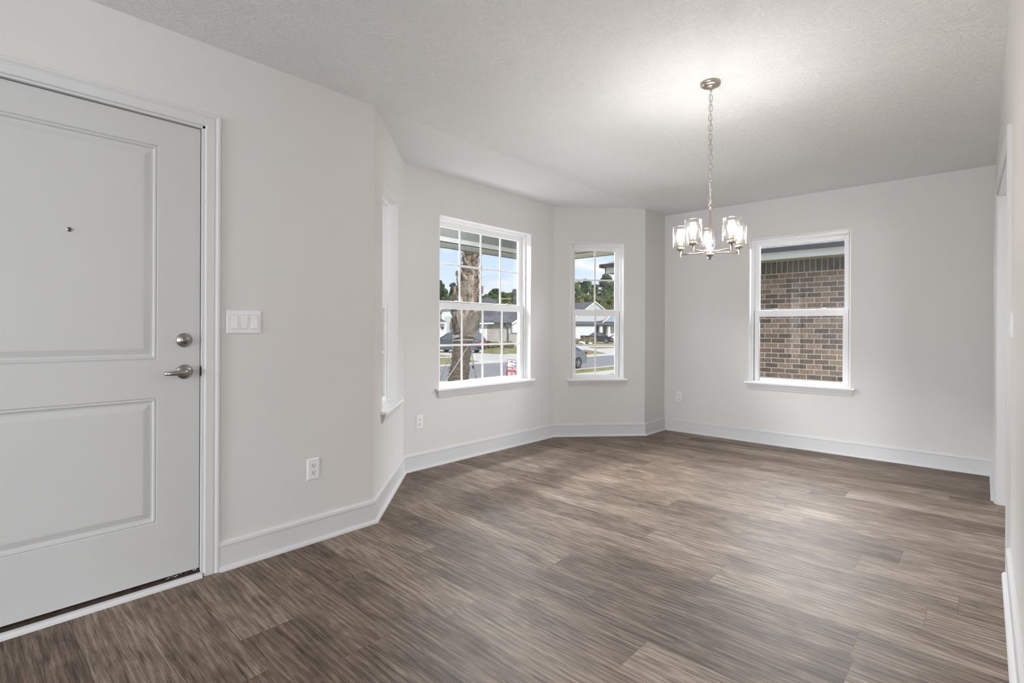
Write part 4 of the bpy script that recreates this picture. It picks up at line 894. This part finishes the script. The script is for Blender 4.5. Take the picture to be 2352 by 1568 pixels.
def frond(mb, base, dirv, L_, droop, rnd, leafl, w=.02, nl=16):
    d = Vector(dirv).normalized(); pts = [Vector(base)]; side = d.cross(UP).normalized()
    for k in range(8):
        d = (d+Vector((0, 0, -droop*.16))).normalized(); pts.append(pts[-1]+d*L_/8)
    mb.tube(pts, [w*(1-.8*k/8) for k in range(9)], 5)
    for k in range(nl):
        t = .2+.8*k/(nl-1); i = min(7, int(t*8)); p = pts[i].lerp(pts[i+1], t*8-i)
        for sg in (-1, 1):
            ll = leafl*(1-.55*abs(t-.5)*2*.8); v = (side*sg*.8 + (pts[i+1]-pts[i]).normalized()*.7 + Vector((0, 0, -.25-.3*droop))).normalized()*ll; wv = v.cross(UP).normalized()*leafl*.085
            mb.face([p-wv, p+wv, p+v])
def small_palm(base, h, label, seed, trunk=True, fl=1.3):
    rnd = random.Random(seed); B_ = Vector(base); R = empty('palm_tree', B_, label, 'palm tree')
    if trunk:
        mb = MB(); mb.tube([B_+Vector((.06*math.sin(k*.8), .05*math.cos(k), h*k/12)) for k in range(13)], [.17-.05*k/12+.012*(k % 2) for k in range(13)], 10); mb.build('trunk', mat('young_palm_trunk', (.30, .25, .19), .9, var=(8, .35, (1, 1, 3))), R)
    for k in range(26):
        a = 2*PI*k/13+rnd.uniform(-.15, .15); el = rnd.uniform(-.2, 2.2)
        mb = MB(); frond(mb, B_+Vector((0, 0, h-.1)), (math.cos(a), math.sin(a), el), fl*rnd.uniform(.8, 1.15), rnd.uniform(.8, 1.5), rnd, .42); mb.build('frond', mat('palm_frond_green', (.20, .26, .07), .7, var=(2, .35)), R)
    return R
pb = atz(1152, 804, G); small_palm(pb, 5.0, 'small young palm in front of the pale brick wall', 61, fl=1.2)
sp = atx(1336, 712, XR_-3.5); small_palm((sp.x, sp.y, sp.z-2.4), 2.6, 'small palm crown showing over the far grey roof', 62, fl=1.5)

# big palm trunk in front of the bay
rnd = random.Random(21)
bigd = 9.0
cl_px = [(1046, 960, 23), (1050, 905, 23), (1052.5, 873, 23), (1056, 845, 22), (1059, 820, 21), (1062, 795, 20.5), (1064, 780, 21), (1067, 760, 23), (1070, 735, 25), (1073, 700, 26), (1076, 660, 24), (1079, 630, 20), (1082, 600, 16), (1083, 575, 15), (1085, 545, 15), (1087, 500, 14)]
base = at(1044, 990, bigd)
palm = empty('palm_tree', (base.x, base.y, -.55), 'large palm with rough woody leaf stubs and white support straps', 'palm tree')
BOOT = mat('weathered_palm_boot', (.27, .23, .19), .9, var=(14, .50, (1, 1, .35)), bump=(40, .5, .01, 4))
TRK = mat('shaggy_palm_trunk', (.235, .18, .135), .95, var=(13, .60, (1, 1, 3.2)), bump=(18, 1, .03, 5, (1, 1, 3)))
mb = MB(); pts = [Vector((base.x, base.y, -.60))] + [at(px, py, bigd) for px, py, r in cl_px]; rad = [.19] + [r*bigd/FPX for _, _, r in cl_px]
# refine with ribs
P2 = []; R2 = []
for i in range(len(pts)-1):
    k = 8
    for j in range(k):
        t = j/k; P2.append(pts[i].lerp(pts[i+1], t)); R2.append((rad[i]*(1-t)+rad[i+1]*t)*(1+rnd.uniform(-.06, .07)))
n0 = len(mb.v); mb.tube(P2, R2, 26)
for i in range(len(mb.v)):
    v = Vector(mb.v[i]); j = min(i//26, len(P2)-1); c = P2[j]; mb.v[i] = tuple(c + (v-c)*(1+rnd.uniform(-.07, .08)) + Vector((0, 0, rnd.uniform(-.01, .01))))
mb.build('trunk', TRK, palm)
def axis_at(z):
    for i in range(len(pts)-1):
        if pts[i].z <= z <= pts[i+1].z:
            t = (z-pts[i].z)/(pts[i+1].z-pts[i].z); return pts[i].lerp(pts[i+1], t), rad[i]*(1-t)+rad[i+1]*t
    return pts[-1], rad[-1]
zlow = at(1064, 782, bigd).z
toCam = (Vector((0, 0, 0))-Vector((base.x, base.y, 0))).normalized(); camA = math.atan2(toCam.y, toCam.x)
nb_ = 0; z = zlow; k = 0
while z < 2.95 and nb_ < 96:
    c, r = axis_at(z); a = camA + k*2.399 + rnd.uniform(-.2, .2); k += 1
    out = Vector((math.cos(a), math.sin(a), 0)); sd_ = Vector((-out.y, out.x, 0)); kz = 1 if z < 1.55 else max(.52, 1-(z-1.55)*.75); L_ = rnd.uniform(.22, .34)*kz; w0 = rnd.uniform(.085, .12)*kz; w1 = w0*.42
    lean = rnd.uniform(.25, .55); roll_ = rnd.uniform(-.45, .45); upv = (Vector((0, 0, 1)) + out*lean + sd_*roll_).normalized(); th = .020
    B0 = c + out*(r*.70); secs = []
    for t, w_ in ((0, w0), (.25, w0*.92), (.6, w1*1.25), (1, w1)):
        q = B0 + upv*L_*t + out*(.05*math.sin(t*PI)); secs.append([q-sd_*w_-out*th*.3, q+out*th, q+sd_*w_-out*th*.3, q-out*th*1.3])
    mb = MB(); vs = [v for s_ in secs for v in s_]; mb.add(vs, [(r_*4+i, r_*4+(i+1) % 4, (r_+1)*4+(i+1) % 4, (r_+1)*4+i) for r_ in range(3) for i in range(4)] + [(3, 2, 1, 0), (12, 13, 14, 15)])
    mb.build('leaf_stub', BOOT, palm, bevel=.004); nb_ += 1
    z += rnd.uniform(.015, .029)
# two big split boots just above the straps
for px0, py0, px1, py1, w0, w1 in ((1076, 768, 1052, 712, .115, .075), (1078, 766, 1102, 716, .11, .07)):
    a_, b_ = at(px0, py0, bigd-.24), at(px1, py1, bigd-.30); ax_ = (b_-a_); sd_ = ax_.cross(FW).normalized(); mb = MB(); secs = []
    for t in (0, .3, .65, 1):
        q = a_.lerp(b_, t); w_ = w0*(1-t)*.9+w1*t*.6+.02*math.sin(t*PI); secs.append([q-sd_*w_, q-FW*.035, q+sd_*w_, q+FW*.02])
    vs = [v for s_ in secs for v in s_]; mb.add(vs, [(r_*4+i, r_*4+(i+1) % 4, (r_+1)*4+(i+1) % 4, (r_+1)*4+i) for r_ in range(3) for i in range(4)] + [(3, 2, 1, 0), (12, 13, 14, 15)]); mb.build('leaf_stub', BOOT, palm, bevel=.005)
# loose fibres
mb = MB()
for q in range(220):
    z = rnd.uniform(zlow, 2.6); c, r = axis_at(z); a = rnd.uniform(0, 2*PI); out = Vector((math.cos(a), math.sin(a), 0)); p = c+out*r*1.0
    mb.tube([p, p+out*rnd.uniform(.02, .06)+Vector((0, 0, rnd.uniform(-.02, .08))), p+out*rnd.uniform(.04, .11)+Vector((rnd.uniform(-.05, .05), rnd.uniform(-.05, .05), rnd.uniform(-.08, .10)))], [.004, .003, .001], 4)
mb.build('fibres', mat('brown_palm_fibre', (.16, .11, .08), .95), palm)
STRAP = mat('white_webbing', (.70, .70, .72), .6)
for zpx, tilt in ((770, .0), (773, .03), (777, .05), (782, .02)):
    z = at(1064, zpx, bigd).z; c, r = axis_at(z); mb = MB(); n = 36; vs = []
    for k in range(n):
        a = 2*PI*k/n; out = Vector((math.cos(a), math.sin(a), 0)); dz = tilt*math.sin(a-camA+1.2)
        p = c+out*(r*1.16)+Vector((0, 0, dz)); vs += [p-Vector((0, 0, .011)), p+Vector((0, 0, .011)), p+out*.004+Vector((0, 0, .011)), p+out*.004-Vector((0, 0, .011))]
    mb.add(vs, [(k*4+i, k*4+(i+1) % 4, ((k+1) % n)*4+(i+1) % 4, ((k+1) % n)*4+i) for k in range(n) for i in range(4)]); mb.build('strap_band', STRAP, palm)
def guy(p0, p1, d0, d1, r=.009):
    mb = MB(); a_, b_ = at(*p0, d0), at(*p1, d1); mb.tube([a_, a_.lerp(b_, .5)+Vector((0, 0, -.01)), b_], r, 6); mb.build('guy_strap', STRAP, palm)
guy((1077, 792), (1019, 882), bigd-.2, 8.2, .008); guy((1042, 786), (1036, 840), bigd, bigd-.1, .006); guy((1041, 792), (1008, 880), bigd, 9.6, .005); guy((1082, 795), (1094, 872), bigd, 9.2, .009); guy((1081, 806), (1086, 845), bigd+.1, 9.6, .005)
guy((1031, 842), (1027, 851), 9.3, 9.3, .008)
mb = MB(); mb.obox(at(1086.5, 843, 9.1), (.009, 0, 0), (0, .009, 0), (0, 0, .026)); mb.build('ratchet', GUTB, palm)

# shrubs and grasses across the street
def shrub(p, r, h, m, label, seed, n=420, cat='shrub', group='shrubs across the street'):
    rnd = random.Random(seed); mb = MB(); B_ = Vector(p)
    for q in range(5): leaves(mb, B_+Vector((rnd.uniform(-r, r)*.4, rnd.uniform(-r, r)*.4, h*.45)), r*.75, n//5, .10, rnd, h/r*.6)
    for q in range(10): mb.tube([B_, B_+Vector((rnd.uniform(-r, r)*.7, rnd.uniform(-r, r)*.7, h*rnd.uniform(.6, 1)))], [.015, .005], 4)
    return tag(mb.build('shrub', m, origin=B_), label, cat, group)
SHR = leaf_mat('olive_shrub_leaves', (.20, .20, .09)); SHR2 = leaf_mat('dry_shrub_leaves', (.27, .23, .14))
shrub(gp((1326, 789.5))[0], 1.2, .9, SHR, 'olive shrub at the left end of the pickup\'s hedge', 71)
shrub(gp((1343, 789))[0], 1.0, 1.15, SHR, 'taller olive shrub before the pickup\'s rear wheel', 72)
shrub(gp((1351, 789.5))[0], 1.0, .8, SHR2, 'dry brownish shrub below the pickup\'s middle', 73)
shrub(gp((1358, 789))[0], 1.0, 1.15, SHR2, 'shrub touching the centre bar, before the pickup', 74)
for i, (px, top) in enumerate(((1122, 785), (1128, 787), (1141, 788), (1157, 788), (1164, 786), (1171, 787))):
    shrub(gp((px, 800))[0], .55, (801-top)*56/FPX+.2, (SHR, SHR2)[i % 2], ['leafy green shrub right beside the vehicle tail', 'low green shrub, second from the vehicle tail', 'tawny grass clump left of the small palm', 'tawny grass clump right of the small palm', 'olive grass clump below the downspout', 'dry grass clump nearest the stone base'][i], 80+i)
def rock(p, r, seed, label):
    rnd = random.Random(seed); bm = bmesh.new(); bmesh.ops.create_icosphere(bm, subdivisions=2, radius=r)
    for v in bm.verts: v.co *= rnd.uniform(.8, 1.15)
    for v in bm.verts: v.co.z *= .6
    me = bpy.data.meshes.new('boulder'); bm.to_mesh(me); bm.free(); me.materials.append(mat('white_rock', (.62, .62, .62), .8)); o = bpy.data.objects.new('boulder', me); COL.objects.link(o); o.location = Vector(p)+Vector((0, 0, r*.4)); tag(o, label, 'rock')
rock(gp((1334, 790))[0], .45, 1, 'white rock between the first two shrubs'); rock(gp((1339, 790.3))[0], .38, 2, 'small white rock left of the pickup wheel'); rock(gp((1356, 790.6))[0], .33, 3, 'low white rock right under the pickup')

# yard sign
tl = at(1166.8, 826.2, 19.0); hh_ = (RT + FW*.12).normalized(); tlt = math.radians(6)
uu = hh_*math.cos(tlt) - UP*math.sin(tlt); vv = -(UP*math.cos(tlt) + hh_*math.sin(tlt)); nn = uu.cross(-vv).normalized()
SW, SH = .50, .60
Rs = empty('yard_sign', (tl+uu*SW/2)*Vector((1, 1, 0))+Vector((0, 0, G)), 'red and white SOLD yard sign on the front lawn', 'sign')
def sp_(u, v, w=0): return tl+uu*u+vv*v+nn*w
def sbox(name, u0, u1, v0, v1, m, w=0, t=.004):
    mb = MB(); mb.prism([sp_(u0, v0, w), sp_(u1, v0, w), sp_(u1, v1, w), sp_(u0, v1, w)], nn*t); return mb.build(name, m, Rs)
SWH = mat('sign_white', (.78, .82, .88), .5); SRED = mat('sign_red', (.55, .04, .05), .5); SNV = mat('sign_navy', (.03, .03, .12), .5)
mb = MB(); 
for u in (-.012, SW+.004): mb.prism([sp_(u, -.02, -.01), sp_(u+.014, -.02, -.01), sp_(u+.014, 1.0, -.01), sp_(u, 1.0, -.01)], nn*.014)
mb.prism([sp_(-.012, -.02, -.01), sp_(SW+.018, -.02, -.01), sp_(SW+.018, -.006, -.01), sp_(-.012, -.006, -.01)], nn*.014); mb.build('sign_frame', GUTB, Rs)
sbox('panel', 0, SW, 0, .40, SWH); sbox('red_band', 0, SW, .25, .375, SRED, .004, .002); sbox('navy_band', 0, SW, .385, .41, SNV, .004, .002); sbox('sold_rider', 0, SW, .42, .585, SRED)
def text(s, u, v, size, m, w=.0075):
    cu = bpy.data.curves.new('lettering', 'FONT'); cu.body = s; cu.size = size; cu.offset = size*.035; cu.extrude = .001
    tmp = bpy.data.objects.new('tmp', cu); COL.objects.link(tmp); bpy.context.view_layer.update()
    me = bpy.data.meshes.new_from_object(tmp); bpy.data.objects.remove(tmp); me.materials.clear(); me.materials.append(m)
    o = bpy.data.objects.new('lettering', me); COL.objects.link(o)
    xa = uu; ya = -vv; za = xa.cross(ya).normalized()
    if za.dot(nn) < 0: xa = xa
    M_ = Matrix((( xa.x, ya.x, za.x), (xa.y, ya.y, za.y), (xa.z, ya.z, za.z))).to_4x4(); M_.translation = sp_(u, v, w)-world_loc(Rs)
    o.parent = Rs; o.matrix_parent_inverse = Matrix.Identity(4); o.matrix_basis = M_
text('SOLD', .045, .562, .175, SWH); text('904-775-7', .015, .352, .105, SWH); text('HOMES', .14, .225, .085, mat('sign_blue', (.10, .16, .32), .5)); text('ADA', .235, .115, .115, mat('sign_blue', (.10, .16, .32), .5))
mb = MB()
for k in range(5): mb.tube([sp_(.06+.03*k*.4, .10-.015*k, .006), sp_(.12+.012*k, .03+.012*k, .006), sp_(.20-.006*k, .04+.016*k, .006)], .008, 6)
mb.build('logo', SRED, Rs)
